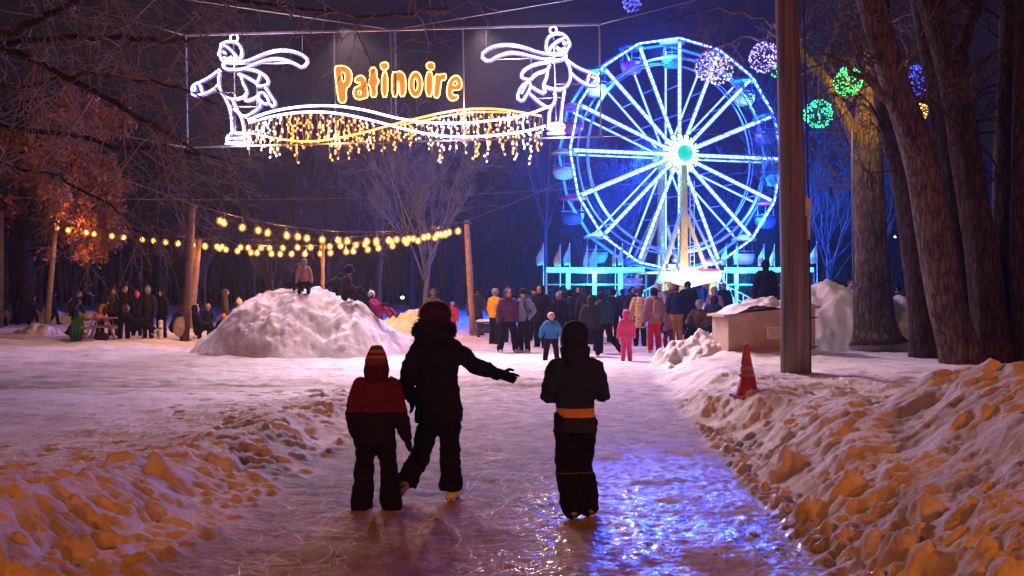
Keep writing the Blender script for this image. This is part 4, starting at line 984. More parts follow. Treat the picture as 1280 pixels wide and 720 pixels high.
# tower and legs
for y in (-1.55, 1.55):
    m_ = MB()
    m_.tube([Vector((0, y, .9)), Vector((0, y, 3.4)), Vector((0, y, 4.3)), Vector((0, y, HUB+.2))], [(.75, .35), (.62, .32), (.36, .28), (.28, .24)], 4, ref=(.7071, .7071, 0))
    m_.build('tower', M_YEL, wheel, smooth=False)
for y, s_ in ((-1.55, -1), (-1.55, 1), (1.55, -1), (1.55, 1)):
    m_ = MB(); m_.bar(Vector((s_*.15, y, 6.3)), Vector((s_*2.1, y*1.25, 1.0)), .20, .20)
    m_.build('leg', M_YEL, wheel, smooth=False)
for y, s_ in ((-1.9, -1), (-1.9, 1), (1.9, -1), (1.9, 1)):
    m_ = MB(); m_.bar(Vector((s_*.2, y, 6.6)), Vector((s_*3.0, y*1.5, .4)), .13, .13)
    m_.build('brace', M_GREYP, wheel, smooth=False)
m_ = MB()
for s_ in (-.14, .14): m_.bar(Vector((.62+s_, -1.5, 2.8)), Vector((.62+s_, -1.5, 8.3)), .04, .04, up=(0, 1, 0))
for k_ in range(14): m_.bar(Vector((.48, -1.5, 3.0+k_*.38)), Vector((.76, -1.5, 3.0+k_*.38)), .03, .03)
m_.build('ladder', M_WHT, wheel, smooth=False)
m_ = MB()
m_.box((0, 0, .55), (5.4, 4.6, .5)); m_.build('platform_base', M_GREYP, wheel, smooth=False)
m_ = MB()    # entrance canopy with a shallow pointed valance
v = [(-1.95,-2.6,2.72),(1.95,-2.6,2.72),(1.95,-2.6,2.22),(.0,-2.6,1.80),(-1.95,-2.6,2.22)]
v2 = [(a, b+.25, c) for a, b, c in v]
m_.add(v+v2, [(0,4,3,2,1),(5,6,7,8,9),(0,1,6,5),(1,2,7,6),(2,3,8,7),(3,4,9,8),(4,0,5,9)]); m_.box((0, -.9, 2.68), (3.9, 2.85, .12))
cano = m_.build('entrance_canopy', emit('glowing_white_valance', (1, .93, .88), .75, base=(.7, .7, .7)), wheel, smooth=False)  # canopy white given its own glow so that it looks lit
m_ = MB(); m_.box((.45, -2.68, 2.82), (2.7, .18, .14)); m_.build('red_trim', M_RED, cano, smooth=False)
for x_, y_, w_ in ((-1.55, -2.3, .34), (1.55, -2.3, .34), (-1.95, -2.0, .2), (1.95, -2.0, .2)):
    m_ = MB(); m_.box((x_, y_, 1.2), (w_, .2, 1.75)); m_.build('entrance_post', M_YEL, wheel, smooth=False)
for s_ in (-1, 1):     # railing and stair on either side
    m_ = MB()
    for z0 in (0, .5, 1.0): m_.bar(Vector((s_*1.8, -2.5, 1.15+z0)), Vector((s_*4.0, -2.5, .15+z0)), .06, .06)
    for t in np.linspace(0, 1, 6):
        p = Vector((s_*1.8, -2.5, 1.15)).lerp(Vector((s_*4.0, -2.5, .15)), t); m_.bar(p, p+Vector((0, 0, 1.0)), .05, .05, up=(0, 1, 0))
    m_.bar(Vector((s_*1.8, -2.4, .75)), Vector((s_*4.0, -2.4, -.2)), .5, .1)
    m_.build('stair_railing', M_WHT, wheel, smooth=False)
m_ = MB(); m_.box((-1.0, -1.9, 3.05), (.5, .3, .28)); m_.box((-.45, -1.95, 3.15), (.35, .3, .2)); m_.tube([Vector((-.85, -2.0, 3.3)), Vector((-.85, -2.0, 3.5))], .12, 10); m_.build('motor', M_GREYP, wheel, smooth=False)
GC = [('gondola_pink', (.55, .12, .25)), ('gondola_green', (.08, .40, .16)), ('gondola_blue', (.05, .14, .45)), ('gondola_white', (.55, .55, .6)), ('gondola_red', (.5, .05, .06)), ('gondola_yellow', (.6, .4, .05))]
for k_ in range(NS):
    a = k_*2*PI/NS+PI/2; p = wp(WR, a, 0); c1 = GC[(k_*5+1) % 6]; c2 = GC[(k_*5+3) % 6]
    tub = MB(); tub.lathe([(.30,-1.62),(.52,-1.55),(.66,-1.25),(.70,-.95),(.64,-.95),(.58,-1.25),(.3,-1.45)], p, 18)
    go = tub.build('gondola', mat(c1[0], c1[1], .35, .05), wheel)
    cn = MB(); cn.lathe([(.78,-.12),(.80,-.04),(.55,.12),(.22,.24),(.05,.28)], p, 18); cn.build('canopy', mat(c2[0], c2[1], .4, .05), go)
    ha = MB(); ha.tube([p+Vector((0, 0, -1.5)), p+Vector((0, 0, .1))], .035, 8); ha.bar(p+Vector((0, FY, 0)), p+Vector((0, BY, 0)), .07, .07)
    for s_ in (-1, 1): ha.tube([p+Vector((s_*.6, 0, -.98)), p+Vector((s_*.55, 0, -.1))], .022, 6)
    ha.tube([p+Vector((.68*math.cos(t), .68*math.sin(t), -.78)) for t in np.arange(16)*2*PI/16], .02, 5, closed=True, ref=(0, 0, 1)); ha.build('hanger', M_STEEL, go)
Rz = Matrix.Rotation(math.radians(17), 3, 'Z')
for a in (11.25, 191.25): lamp('wheel_lamp', tuple(Vector((WX, WD, 0))+Rz@Vector((1.05*math.cos(math.radians(a)), -1.25, HUB+1.05*math.sin(math.radians(a))))), 900, (.06, .22, 1), .06)
for a in (33.75, 101.25, 146.25, 213.75, 281.25, 326.25): lamp('wheel_lamp', tuple(Vector((WX, WD, 0))+Rz@Vector((6.4*math.cos(math.radians(a)), -1.4, HUB+6.4*math.sin(math.radians(a))))), 6500, (.012, .07, 1), .06)
lamp('wheel_lamp', tuple(Vector((WX, WD, HUB))+Rz@Vector((0, 2.6, 0))), 14000, (.012, .07, 1), .1)

# ================================================================= cyan lit canopy frames beside the wheel
E_CY = emit('cyan_light_bar', (.02, .42, 1), 14)
def cyan_frame(label, px0, px1, posts, d):
    zt = EYE+(HOR-337)/F*d; r = empty('light_fence', (xat(px0, d), d, 0), label=label, cat='light fence', group='cyan light frames beside the wheel')
    x0 = 0; x1 = xat(px1, d)-xat(px0, d); m_ = MB()
    m_.bar((x0, 0, zt-.13), (x1, 0, zt-.13), .10, .12); m_.bar((x0, 0, 1.95), (x1, 0, 1.95), .06, .06); m_.bar((x0, 1.4, zt-.1), (x1, 1.4, zt-.1), .1, .1); m_.build('rail', M_STEEL, r, smooth=False)
    for i in range(len(posts)+2):
        px = px0 if i == len(posts) else px1 if i > len(posts) else posts[i][0]
        o = MB(); xx = xat(px, d)-xat(px0, d); o.bar((xx, .06, -.1), (xx, .06, zt-.2), .09, .09, up=(0, 1, 0)); o.bar((xx, .06, zt-.1), (xx, 1.4, zt-.1), .06, .06); po = o.build('post', M_STEEL, r, smooth=False)
        if i < len(posts):
            e = MB(); e.bar((xx, -.05, EYE+(HOR-posts[i][1])/F*d), (xx, -.05, zt-.12), .20, .06, up=(0, 1, 0)); e.build('light_tube', E_CY, po, smooth=False)
    e = MB(); n = int((x1-x0)/.3)
    for i in range(n): e.bar((x0+i*.3+.01, -.09, zt), (x0+i*.3+.285, -.09, zt), .10, .22); 
    e.build('light_bar', E_CY, r, smooth=False); return r
cyan_frame('cyan light frame with three hanging tubes left of the wheel entrance', 683, 808, [(710, 360), (743, 368), (775, 362)], 55)
cyan_frame('cyan light frame right of the wheel behind the utility pole', 905, 1018, [(920, 356), (952, 357)], 57)
lamp('cyan_lamp', tuple(at(745, 345, 54.3)), 3200, (.02, .50, 1), .04); lamp('cyan_lamp', tuple(at(930, 345, 56.3)), 2200, (.02, .50, 1), .04)
# small flags on poles
FLC = {'pale blue': (.35, .55, .62), 'white': (.62, .62, .64), 'orange': (.62, .25, .10), 'pink': (.55, .25, .32), 'pale yellow': (.62, .55, .25)}
for i, (px, top, cn_, w, side, lab) in enumerate([
    (679, 305, 'pale blue', 9, -1, 'pale blue flag standing alone left of the cyan light frame'), (700, 307, 'orange', 8, -1, 'orange and white flag above the left end of the cyan frame'), (712, 305, 'pale blue', 8, -1, 'pale blue flag above the first cyan tube'),
    (734, 309, 'white', 5, -1, 'small white flag between the first two cyan tubes'), (745, 307, 'pale blue', 9, -1, 'pale blue flag above the middle cyan tube'), (769, 306, 'orange', 4, -1, 'narrow orange flag left of the third cyan tube'),
    (778, 305, 'white', 6, -1, 'white pointed flag above the third cyan tube'), (908, 305, 'pale yellow', 7, -1, 'pale yellow flag right of the wheel tower'), (922, 304, 'white', 5, -1, 'white flag above the right cyan frame'),
    (955, 306, 'pink', 8, -1, 'pink flag left of the dark silhouette'), (968, 306, 'pale yellow', 6, -1, 'pale yellow flag just left of the utility pole'), (1021, 303, 'white', 9, -1, 'white flag just right of the utility pole')]):
    d = 57.5; p = at(px, top, d); r = empty('flag', (p.x, d, 0), label=lab, cat='flag', group='small flags round the wheel')
    m_ = MB(); m_.tube([(0, 0, 0), (.02, 0, p.z*.6), (0, 0, p.z+.05)], .022, 6); m_.build('flagpole', M_WHT, r)
    fw = w*d/F; fh = 26*d/F; n = 9; rows = []
    P1, P2 = [], []
    for t in np.linspace(0, 1, n):
        wd = fw*min(1, .15+1.5*t)*(1-.25*max(0, t-.75)*4*.6); wv = .05*math.sin(t*5+i)
        P1.append((0, 0, p.z-t*fh)); P2.append((side*wd, wv, p.z-t*fh-.12*(1-t)-.05))
    mid = [tuple((np.array(a)+np.array(b))/2+np.array((0, .06*math.sin(6*t+i*2), 0))) for a, b, t in zip(P1, P2, np.linspace(0, 1, n))]
    m_ = MB(); m_.add(P1+mid+P2, [(j, j+1, n+j+1, n+j) for j in range(n-1)]+[(n+j, n+j+1, 2*n+j+1, 2*n+j) for j in range(n-1)])
    fo = m_.build('cloth', mat('flag_'+cn_.replace(' ', '_'), FLC[cn_], .8, .25, 3), r); md = fo.modifiers.new('s', 'SOLIDIFY'); md.thickness = .006

# ================================================================= light poles and string lights
E_BULB = emit('warm_bulb', (1, .40, .07), 14); E_HALO = halo_shell('bulb_halo_glow', (1, .33, .045), 1.5); M_SOCK = mat('bulb_socket', (.03, .025, .02), .6, .05)
def pole(label, p_top, p_base, d, r, m, cat='light pole', brace=None, mast=0):
    t = at(*p_top, d); b = at(*p_base, d); g = surf(b.x, d)-.15; t = t-Vector((b.x, d, 0)); root = empty('light_pole', (b.x, d, 0), label=label, cat=cat, group='wooden poles carrying the string lights')
    m_ = MB(); m_.tube([Vector((0, 0, g)), t*.33+Vector((0, 0, g*.67)), t*.66+Vector((0, 0, g*.34)), t], [r*1.15, r*1.08, r, r*.85], 10); m_.build('post', m, root)
    h_ = MB(); h_.tube([t-Vector((0, 0, .12)), t-Vector((0, 0, .04))], r*1.25, 10); h_.tube([t+Vector((-.12, -.02, -.05)), t+Vector((.12, -.02, -.05))], .02, 6)
    if mast: h_.tube([t, t+Vector((0, 0, mast))], .03, 6)
    h_.build('hook_band', M_DARK, root)
    return Vector((b.x, d, 0))+t
D_R, D_T, D_S, D_L, D_M = 37.5, 34.0, 43.0, 45.0, 40.0
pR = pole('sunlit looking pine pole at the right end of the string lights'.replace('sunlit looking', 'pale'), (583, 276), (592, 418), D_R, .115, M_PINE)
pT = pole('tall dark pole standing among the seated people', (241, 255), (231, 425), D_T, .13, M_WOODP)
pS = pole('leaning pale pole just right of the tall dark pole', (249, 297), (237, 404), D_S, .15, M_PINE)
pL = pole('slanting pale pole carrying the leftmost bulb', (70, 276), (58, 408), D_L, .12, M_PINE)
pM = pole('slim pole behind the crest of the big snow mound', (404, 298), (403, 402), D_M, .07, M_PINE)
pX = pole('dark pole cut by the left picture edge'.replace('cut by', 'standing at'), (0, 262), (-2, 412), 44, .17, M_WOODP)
def string(label, a, b, sag, n, t0=.03, t1=.97, drop=.16, seed=0):
    r = empty('string_light', a, label=label, cat='string lights', group='strings of warm bulbs between the poles'); rg = random.Random(seed)
    f = lambda t: (b-a)*t+Vector((0, 0, -4*sag*t*(1-t)))
    m_ = MB(); m_.tube([f(t) for t in np.linspace(0, 1, 40)], .016, 5); m_.build('cable', M_WIRE, r)
    sm_ = MB(); sm_.tube([(0, 0, .0), (0, 0, -drop)], .008, 4); sm_.tube([(0, 0, -drop), (0, 0, -drop-.09)], .032, 8)
    bm_ = MB(); bm_.lathe([(.02, -drop-.09), (.05, -drop-.13), (.075, -drop-.19), (.062, -drop-.24), (.02, -drop-.27)], (0, 0, 0), 10)
    gm_ = MB(); gm_.ell((0, 0, -drop-.185), (.150, .150, .160), 16, 10); mg_ = gm_.mesh('bulb_halo'); mg_.materials.append(E_HALO)  # oversized shell that imitates the halo round each bulb
    ms = sm_.mesh('bulb_socket'); ms.materials.append(M_SOCK); mb_ = bm_.mesh('bulb'); mb_.materials.append(E_BULB)
    for k_ in range(n):
        t = t0+(t1-t0)*(k_+rg.uniform(-.28, .28))/(n-1); s_ = bpy.data.objects.new('bulb_socket', ms); C.objects.link(s_); s_.parent = r; s_.location = f(max(.01, min(.99, t))); s_.rotation_euler = (rg.uniform(-.25, .25), rg.uniform(-.25, .25), 0)
        u_ = bpy.data.objects.new('bulb', mb_); C.objects.link(u_); u_.parent = s_; w_ = bpy.data.objects.new('bulb_halo', mg_); C.objects.link(w_); w_.parent = s_
    for k_ in range(1, n, 4):
        t = t0+(t1-t0)*k_/(n-1); lamp('bulb_lamp', tuple(a+f(t)+Vector((0, 0, -drop-.18))), 230, (1, .40, .08), .03)
    return r
string('string of bulbs sagging from the leftmost slanting pole to the leaning pole', pL, pS, .06, 11, .005, .97, seed=1)
string('front string of bulbs from the tall dark pole to the right pine pole', pT, pR, .66, 20, .07, .975, seed=2)
string('lowest string of bulbs from the leaning pole to the right pine pole', pS, pR, .62, 21, .03, .93, seed=3)
string('string of bulbs from the slim pole behind the mound to the right pine pole', pM, pR, .12, 11, .06, .9, seed=4)
string('short string of bulbs from the leaning pole to the slim pole behind the mound', pS, pM, .08, 11, .05, .97, seed=5)
for lab, a, b, sag in (('thin service cable crossing the dark behind the sign', at(-300, 236, 36), at(960, 212, 62), 1.0), ('thin cable from the tall dark pole up to the left', pT, at(-200, 30, 30), .5), ('thin cable running up from the right pine pole', pR, at(900, 120, 50), .4)):
    m_ = MB(); m_.tube([a.lerp(b, t)+Vector((0, 0, -4*sag*t*(1-t))) for t in np.linspace(0, 1, 30)], .012, 5); o = m_.build('cable', M_WIREL); tag(o, lab, 'cable', 'thin cables overhead')

# ================================================================= utility pole, box, cone
d = 17.0; b = at(994, 466, d); gz = surf(b.x, d)
up = empty('utility_pole', (b.x, d, gz-.1), label='thick brown utility pole beside the plywood box', cat='utility pole')
m_ = MB(); m_.tube([(0, 0, -.2), (-.01, 0, 2), (-.10, 0, 5), (-.24, 0, 9.5)], [.245, .235, .20, .16], 20); m_.build('post', M_POLE, up)
m_ = MB(); m_.box((.17, -.12, 2.95), (.10, .12, .30)); m_.box((.19, -.12, 2.6), (.05, .05, .4)); m_.build('junction_box', M_GREYP, up, smooth=False)
m_ = MB(); m_.tube([(.25, -.03, 0), (.245, -.03, 1.4), (.20, -.06, 2.8)], .02, 6); m_.tube([(.2, -.1, 3.1), (.12, -.12, 6), (.05, -.1, 9.4)], .014, 6)
for z in (.55, 1.05): m_.tube([(.2, -.05, z), (.36, -.06, z+.03)], .014, 6)
m_.build('conduit', M_DARK, up)
d = 21.6; bx = at(953, 437, d); gz = surf(bx.x, d-.6)
box = empty('plywood_box', (bx.x, d, min(gz, .35)), math.radians(9), label='plywood box with a white vent standing in the snow', cat='box')
M_PLY = mat('plywood', (.42, .32, .25), .75, .14, 3, .3, 25)
zb = EYE+(HOR-438)/F*d-min(gz, .35)
m_ = MB(); m_.add([(-.95,-.45,zb-.25),(1.0,-.45,zb-.05),(1.0,.5,zb-.05),(-.95,.5,zb-.25),(-.95,-.45,zb+.74),(1.0,-.45,zb+.92),(1.0,.5,zb+.92),(-.95,.5,zb+.74)], [(0,3,2,1),(4,5,6,7),(0,1,5,4),(1,2,6,5),(2,3,7,6),(3,0,4,7)])
m_.build('panel', M_PLY, box, smooth=False)
m_ = MB(); m_.add([(-1.06,-.5,zb+.74),(1.1,-.5,zb+.925),(1.1,.55,zb+.925),(-1.06,.55,zb+.74),(-1.06,-.5,zb+.79),(1.1,-.5,zb+.975),(1.1,.55,zb+.975),(-1.06,.55,zb+.79)], [(0,3,2,1),(4,5,6,7),(0,1,5,4),(1,2,6,5),(2,3,7,6),(3,0,4,7)]); m_.build('lid', M_PLY, box, smooth=False)
m_ = MB(); m_.box((.08, -.462, zb+.40), (.36, .03, .26)); vo = m_.build('vent', M_WHT, box, smooth=False)
m_ = MB()
for i in range(7): m_.box((.08, -.482, zb+.31+i*.03), (.30, .014, .012))
m_.build('louvre', M_GREYP, vo, smooth=False)
m_ = MB(); n = 40; u, v = np.meshgrid(np.linspace(-1.04, 1.06, n), np.linspace(-.46, .52, 22))
zz = zb+.79+.085*(u+1)+.20*np.clip(1-(np.abs(u-.1)/1.0)**2.5, 0, 1)*np.clip(1-(np.abs(v)/.5)**4, 0, 1)**.5*(1+.8*fbm(u*1.6, v*1.6, 3, 3))+.02*perlin(u*7, v*7, 4)
zz = np.maximum(zz, zb+.78+.085*(u+1)); sc = grid_mesh('snow_cap', u, v, zz, M_SNOW); sc.parent = box
d = 13.4; c = at(934, 498, d); gz = surf(c.x, d)
cone = empty('traffic_cone', (c.x, d, gz-.10), label='tilted red traffic cone with a pale band stuck in the snow bank', cat='traffic cone'); cone.rotation_euler = (math.radians(3), math.radians(-3), .3); cone.scale = (.92, .92, .92)
m_ = MB(); m_.lathe([(.165, .03), (.155, .06), (.118, .30), (.112, .30)], (0, 0, 0), 28); m_.lathe([(.082, .475), (.035, .76), (.028, .775), (.0, .775)], (0, 0, 0), 28); M_CONE = mat('cone_red', (.36, .02, .022), .5, .2); co = m_.build('body', M_CONE, cone)
m_ = MB(); m_.lathe([(.1175, .30), (.104, .365), (.1, .365)], (0, 0, 0), 28); m_.lathe([(.098, .40), (.0815, .475), (.07, .475)], (0, 0, 0), 28); m_.build('reflective_band', mat('cone_band', (.30, .12, .10), .4, .2), cone)
m_ = MB(); m_.lathe([(.104, .365), (.098, .40)], (0, 0, 0), 28); m_.build('red_stripe', M_CONE, cone)
m_ = MB(); m_.box((0, 0, .015), (.38, .38, .035)); m_.build('base', M_CONE, cone, smooth=False)

# ================================================================= left seating area
d = 34.4; c = at(128, 425, d)
tb = empty('picnic_table', (c.x, d, surf(c.x, d)), math.radians(8), label='wooden picnic table with crossed legs among the seated people', cat='picnic table')
M_TAB = mat('table_wood', (.36, .20, .075), .7, .2, 4, .4, 25)
m_ = MB()
for i in range(5): m_.box((0, -.32+i*.16, .74), (1.05, .145, .04))
m_.build('tabletop', M_TAB, tb, smooth=False)
for s_ in (-1, 1):
    m_ = MB(); m_.box((0, s_*.62, .44), (1.05, .26, .04)); m_.build('bench_seat', M_TAB, tb, smooth=False)
    for q in (-1, 1):
        m_ = MB(); m_.bar((s_*.22, q*.30, .72), (s_*.50, q*.36, 0), .10, .05); m_.build('leg', M_TAB, tb, smooth=False)
    m_ = MB(); m_.bar((s_*.40, -.7, .40), (s_*.40, .7, .40), .05, .10); m_.build('cross_beam', M_TAB, tb, smooth=False)
def soft(name, label, cat, px, py, d, r, m, grp='bags and clothes on the picnic table'):
    p = at(px, py, d); o = MB(); o.ell((0, 0, 0), r, 16, 10); rg = random.Random(int(px*7))
    for k_ in range(4): o.ell((rg.uniform(-.6, .6)*r[0], rg.uniform(-.6, .6)*r[1], rg.uniform(.0, .6)*r[2]), (r[0]*.5, r[1]*.5, r[2]*.55), 10, 8)
    ob = o.build(name, m); ob.location = p; remesh(ob, .02, 2); tag(ob, label, cat, grp); return ob
soft('bag', 'pink and orange bag in the middle of the picnic table', 'bag', 122, 397, 34.4, (.17, .14, .13), mat('pink_bag', (.6, .16, .15), .7, .2, 12))
soft('bag', 'whitish bag at the left end of the picnic table', 'bag', 109, 396.5, 34.4, (.20, .14, .14), mat('whitish_bag', (.40, .36, .33), .7, .2, 12))
soft('bag', 'small pale bag at the right of the pink bag', 'bag', 132, 398.5, 34.4, (.12, .12, .10), mat('sand_bag', (.5, .33, .17), .7, .2, 12))
soft('bag', 'dark rounded bag lying under the picnic table', 'bag', 127, 421, 34.0, (.26, .18, .17), mat('dark_bag', (.03, .016, .012), .7, .2, 12), 'bags on the snow')
soft('backpack', 'beige backpack leaning against the tall dark pole', 'backpack', 224, 409, 33.9, (.22, .15, .34), mat('beige_pack', (.40, .28, .20), .75, .2, 10), 'bags on the snow')
d = 34.0; c = at(95, 425, d)
sl = empty('sled', (c.x, d, surf(c.x, d)), math.radians(-6), label='green plastic sled with a blue emblem standing upright in the snow', cat='sled'); sl.rotation_euler[0] = math.radians(-9)
m_ = MB(); n = 22; pts = []; W_ = []
for t in np.linspace(0, 1, n): pts.append((0, .05*(2*t-1)**2*0, -.03+.94*t)); W_.append((.27*(1-(abs(2*t-1))**3.2)**.5*(.93+.07*math.cos(t*3))+.01, .055*(1-(abs(2*t-1))**4)**.5+.008))
m_.tube(pts, W_, 24); m_.build('shell', mat('green_plastic', (.03, .17, .025), .3, .1), sl)
m_ = MB()
for s_ in (-1, 0, 1): m_.tube([(s_*.12, -.052, .15), (s_*.13, -.06, .45), (s_*.11, -.05, .8)], .014, 6)
m_.build('rib', mat('green_plastic_light', (.06, .26, .04), .3, .1), sl)
m_ = MB(); m_.ell((0, -.055, .44), (.085, .016, .12), 20, 8); m_.build('emblem', mat('blue_print', (.03, .12, .5), .4, .1), sl)
d = 33.6; c = at(201, 427, d); po = empty('marker_post', (c.x, d, surf(c.x, d)), label='short white post between the seated people', cat='post')
m_ = MB(); m_.tube([(0, 0, -.1), (0, 0, .56)], [.085, .075], 12); m_.lathe([(.09, .56), (.09, .6), (.05, .64), (.01, .65)], (0, 0, 0), 12); m_.build('post', mat('white_post', (.6, .55, .5), .6, .2, 8), po)
m_ = MB(); m_.tube([(0, 0, .34), (0, 0, .40)], .086, 12); m_.build('band', mat('grey_band', (.25, .22, .2), .6, .1), po)
d = 36.0; c = at(611, 421, d); pb = empty('bench', (c.x, d, surf(c.x, d)), math.radians(5), label='low dark bench with snow on its seat right of the pine pole', cat='bench')
m_ = MB()
for i in range(3): m_.box((0, -.2+i*.2, .52), (.95, .18, .06))
m_.build('seat', M_WOODP, pb, smooth=False)
for s_ in (-1, 1):
    m_ = MB(); m_.box((s_*.38, 0, .24), (.1, .5, .5)); m_.build('leg', M_DARK, pb, smooth=False)
m_ = MB(); m_.box((0, -.17, .3), (.68, .05, .34)); m_.build('apron', M_DARK, pb, smooth=False)
u, v = np.meshgrid(np.linspace(-.47, .47, 24), np.linspace(-.28, .28, 14)); sc = grid_mesh('snow_cap', u, v, .555+.07*np.clip(1-(np.abs(u)/.47)**6, 0, 1)*np.clip(1-(np.abs(v)/.28)**6, 0, 1)*(1+.5*perlin(u*5, v*5, 2)), M_SNOW); sc.parent = pb

# ================================================================= light balls in the branches
def ball(label, px, py, d, r, cols, n, seed, squash=1):
    p = at(px, py, d); root = empty('light_ball', p, label=label, cat='light ball', group='glowing wire balls hanging in the trees'); rg = random.Random(seed); root.rotation_euler = (rg.uniform(0, 1), rg.uniform(0, 1), rg.uniform(0, 3))
    m_ = MB()
    for k_ in range(6): a = k_*PI/6; m_.tube([(r*math.cos(t)*math.cos(a), r*math.cos(t)*math.sin(a), r*math.sin(t)) for t in np.arange(28)*2*PI/28], .007, 4, closed=True, ref=(-math.sin(a), math.cos(a), 0))
    for z in (-.6, -.2, .2, .6): rr = r*math.sqrt(1-z*z); m_.tube([(rr*math.cos(t), rr*math.sin(t), r*z) for t in np.arange(28)*2*PI/28], .007, 4, closed=True, ref=(0, 0, 1))
    e = MB(); nf = len(m_.f)
    for k_ in range(n):
        v_ = Vector((rg.gauss(0, 1), rg.gauss(0, 1), rg.gauss(0, 1))).normalized()*r*rg.uniform(.94, 1.06); s_ = rg.uniform(.012, .021); e.ell(v_, (s_, s_, s_), 6, 4)
    m_.add(np.vstack(e.v), e.f); wf = m_.build('lit_wire_frame', M_DARK, root); wf.data.materials.append(cols); wf.data.polygons.foreach_set('material_index', [0]*nf+[1]*(len(wf.data.polygons)-nf))
    m_ = MB(); m_.tube([(0, 0, 0), (0, 0, 1.2)], .008, 4); c_ = m_.build('hanging_cable', M_WIRE, root); c_.rotation_euler = root.rotation_euler.to_matrix().inverted().to_euler()
    return root
E_BV = emit('violet_white_led', (.27, .24, 1), 4.5); E_BW = emit('lilac_led', (.55, .55, 1), 3); E_BG = emit('green_led', (.05, 1, .18), 4); E_BG2 = emit('sea_green_led', (.02, .9, .36), 4); E_BB = emit('deep_blue_led', (.05, .07, 1), 6); E_BA = emit('amber_led', (1, .45, .06), 5)
ball('violet light ball overlapping the wheel rim, left of the pair', 886, 83, 24, .34, E_BV, 210, 1); ball('pale lilac light ball tucked behind the violet one on the wheel rim', 899, 88, 25, .34, E_BW, 170, 2)
ball('violet light ball just left of the utility pole', 955, 72, 24, .35, E_BV, 190, 3); ball('green light ball hanging in front of the amber lit trunk', 1060, 102, 23, .31, E_BG, 190, 4)
ball('green light ball lower and left of the other green one', 1023, 142, 24, .33, E_BG2, 190, 5); ball('deep blue light ball at the very top above the wheel', 790, 3, 24, .22, E_BB, 110, 6)
ball('deep blue light ball showing between the leaning trunks', 1147, 100, 27, .38, E_BB, 260, 7); ball('small amber light ball below the blue one between the trunks', 1150, 140, 28, .22, E_BA, 70, 8)
ball('teal light ball mostly hidden behind the utility pole', 974, 88, 26, .20, E_BG2, 60, 9)
lamp('tree_lamp', tuple(at(1060, 102, 23)), 16, (.08, 1, .25), .03); lamp('tree_lamp', tuple(at(1023, 142, 24)), 12, (.05, 1, .4), .03); lamp('tree_lamp', tuple(at(955, 72, 24)), 70, (.4, .2, 1), .03); lamp('tree_lamp', tuple(at(892, 86, 24.5)), 80, (.5, .3, 1), .03); lamp('tree_lamp', tuple(at(1147, 100, 27)), 35, (.1, .1, 1), .1)
lamp('tree_lamp', tuple(at(1150, 140, 28)), 60, (1, .5, .07), .03); lamp('tree_lamp', tuple(at(1078, 112, 24.6)), 200, (1, .5, .07), .03)  # last lamp belongs to no ball, added to light the stout trunk amber
# distant street lamps
for i, (px, py, d, lab) in enumerate([(1119, 296, 120, 'tiny far street lamp between the first and second big trunks'), (1243, 313, 120, 'tiny far street lamp between the rightmost trunks'), (503, 372, 95, 'tiny far street lamp past the magenta snowsuit')]):
    p = at(px, py, d); r = empty('street_lamp', (p.x, d, 0), label=lab, cat='street lamp', group='far street lamps')
    m_ = MB(); m_.tube([(0, .3, 0), (0, .3, p.z+.3), (0, .15, p.z+.4), (0, 0, p.z+.2)], .07, 6); m_.build('post', M_DARK, r); m_ = MB(); m_.ell((0, 0, p.z), (.17, .17, .13), 10, 6); m_.build('lantern', emit('far_lamp_glow', (1, .6, .25), 14), r)
# ================================================================= trees
BK_D = bark('bark_dark', (.052, .035, .028), 5.0, 1.0); BK_L = bark('bark_grey_brown', (.115, .09, .072), 5.0, 1.0); BK_P = mat('pale_twig_bark', (.22, .18, .165), .8, .15, 6); BK_B = mat('far_bark', (.055, .052, .058), .85, .15, 4)
def curve_pts(p, d, L, n, rg, wob, up):
    pts = [Vector(p)]; d = Vector(d).normalized()
    for i in range(n):
        d = (d+Vector((rg.gauss(0, wob), rg.gauss(0, wob), rg.gauss(0, wob)+up))).normalized(); pts.append(pts[-1]+d*L/n)
    return pts, d
def grow(mb, p, d, L, r, lvl, rg, wob=.16, up=.04, spread=.7, kids=(4, 7), shrink=.6, droop=-.02, tips=None, minr=.004, sides=(8, 6, 4, 3, 3)):
    n = 6 if lvl >= 2 else 4
    pts, dd = curve_pts(p, d, L, n, rg, wob, up)
    rad = [max(minr, r*(1-.72*i/n)) for i in range(n+1)]
    depth = max(0, 4-lvl); mb.tube(pts, rad, sides[min(depth, 4)], ref=(.3, .5, .81))
    if lvl == 0:
        if tips is not None: tips.append((pts[-1], (pts[-1]-pts[-2]).normalized())); tips.append((pts[n//2], (pts[-1]-pts[-2]).normalized()))
        return
    for k in range(rg.randint(*kids)):
        t = rg.uniform(.22, 1); i = min(n-1, int(t*n)); q = pts[i].lerp(pts[i+1], t*n-i); ax = (pts[i+1]-pts[i]).normalized()
        v = Vector((rg.gauss(0, 1), rg.gauss(0, 1), rg.gauss(0, 1))); v = (v-ax*v.dot(ax)).normalized(); nd = (ax*math.cos(spread*rg.uniform(.6, 1.3))+v*math.sin(spread*rg.uniform(.6, 1.3)))
        grow(mb, q, nd, L*shrink*rg.uniform(.6, 1.15)*(1.15-.5*t), max(minr, rad[i]*.55), lvl-1, rg, wob*1.12, up if lvl > 2 else droop, spread, kids, shrink, droop, tips, minr, sides)
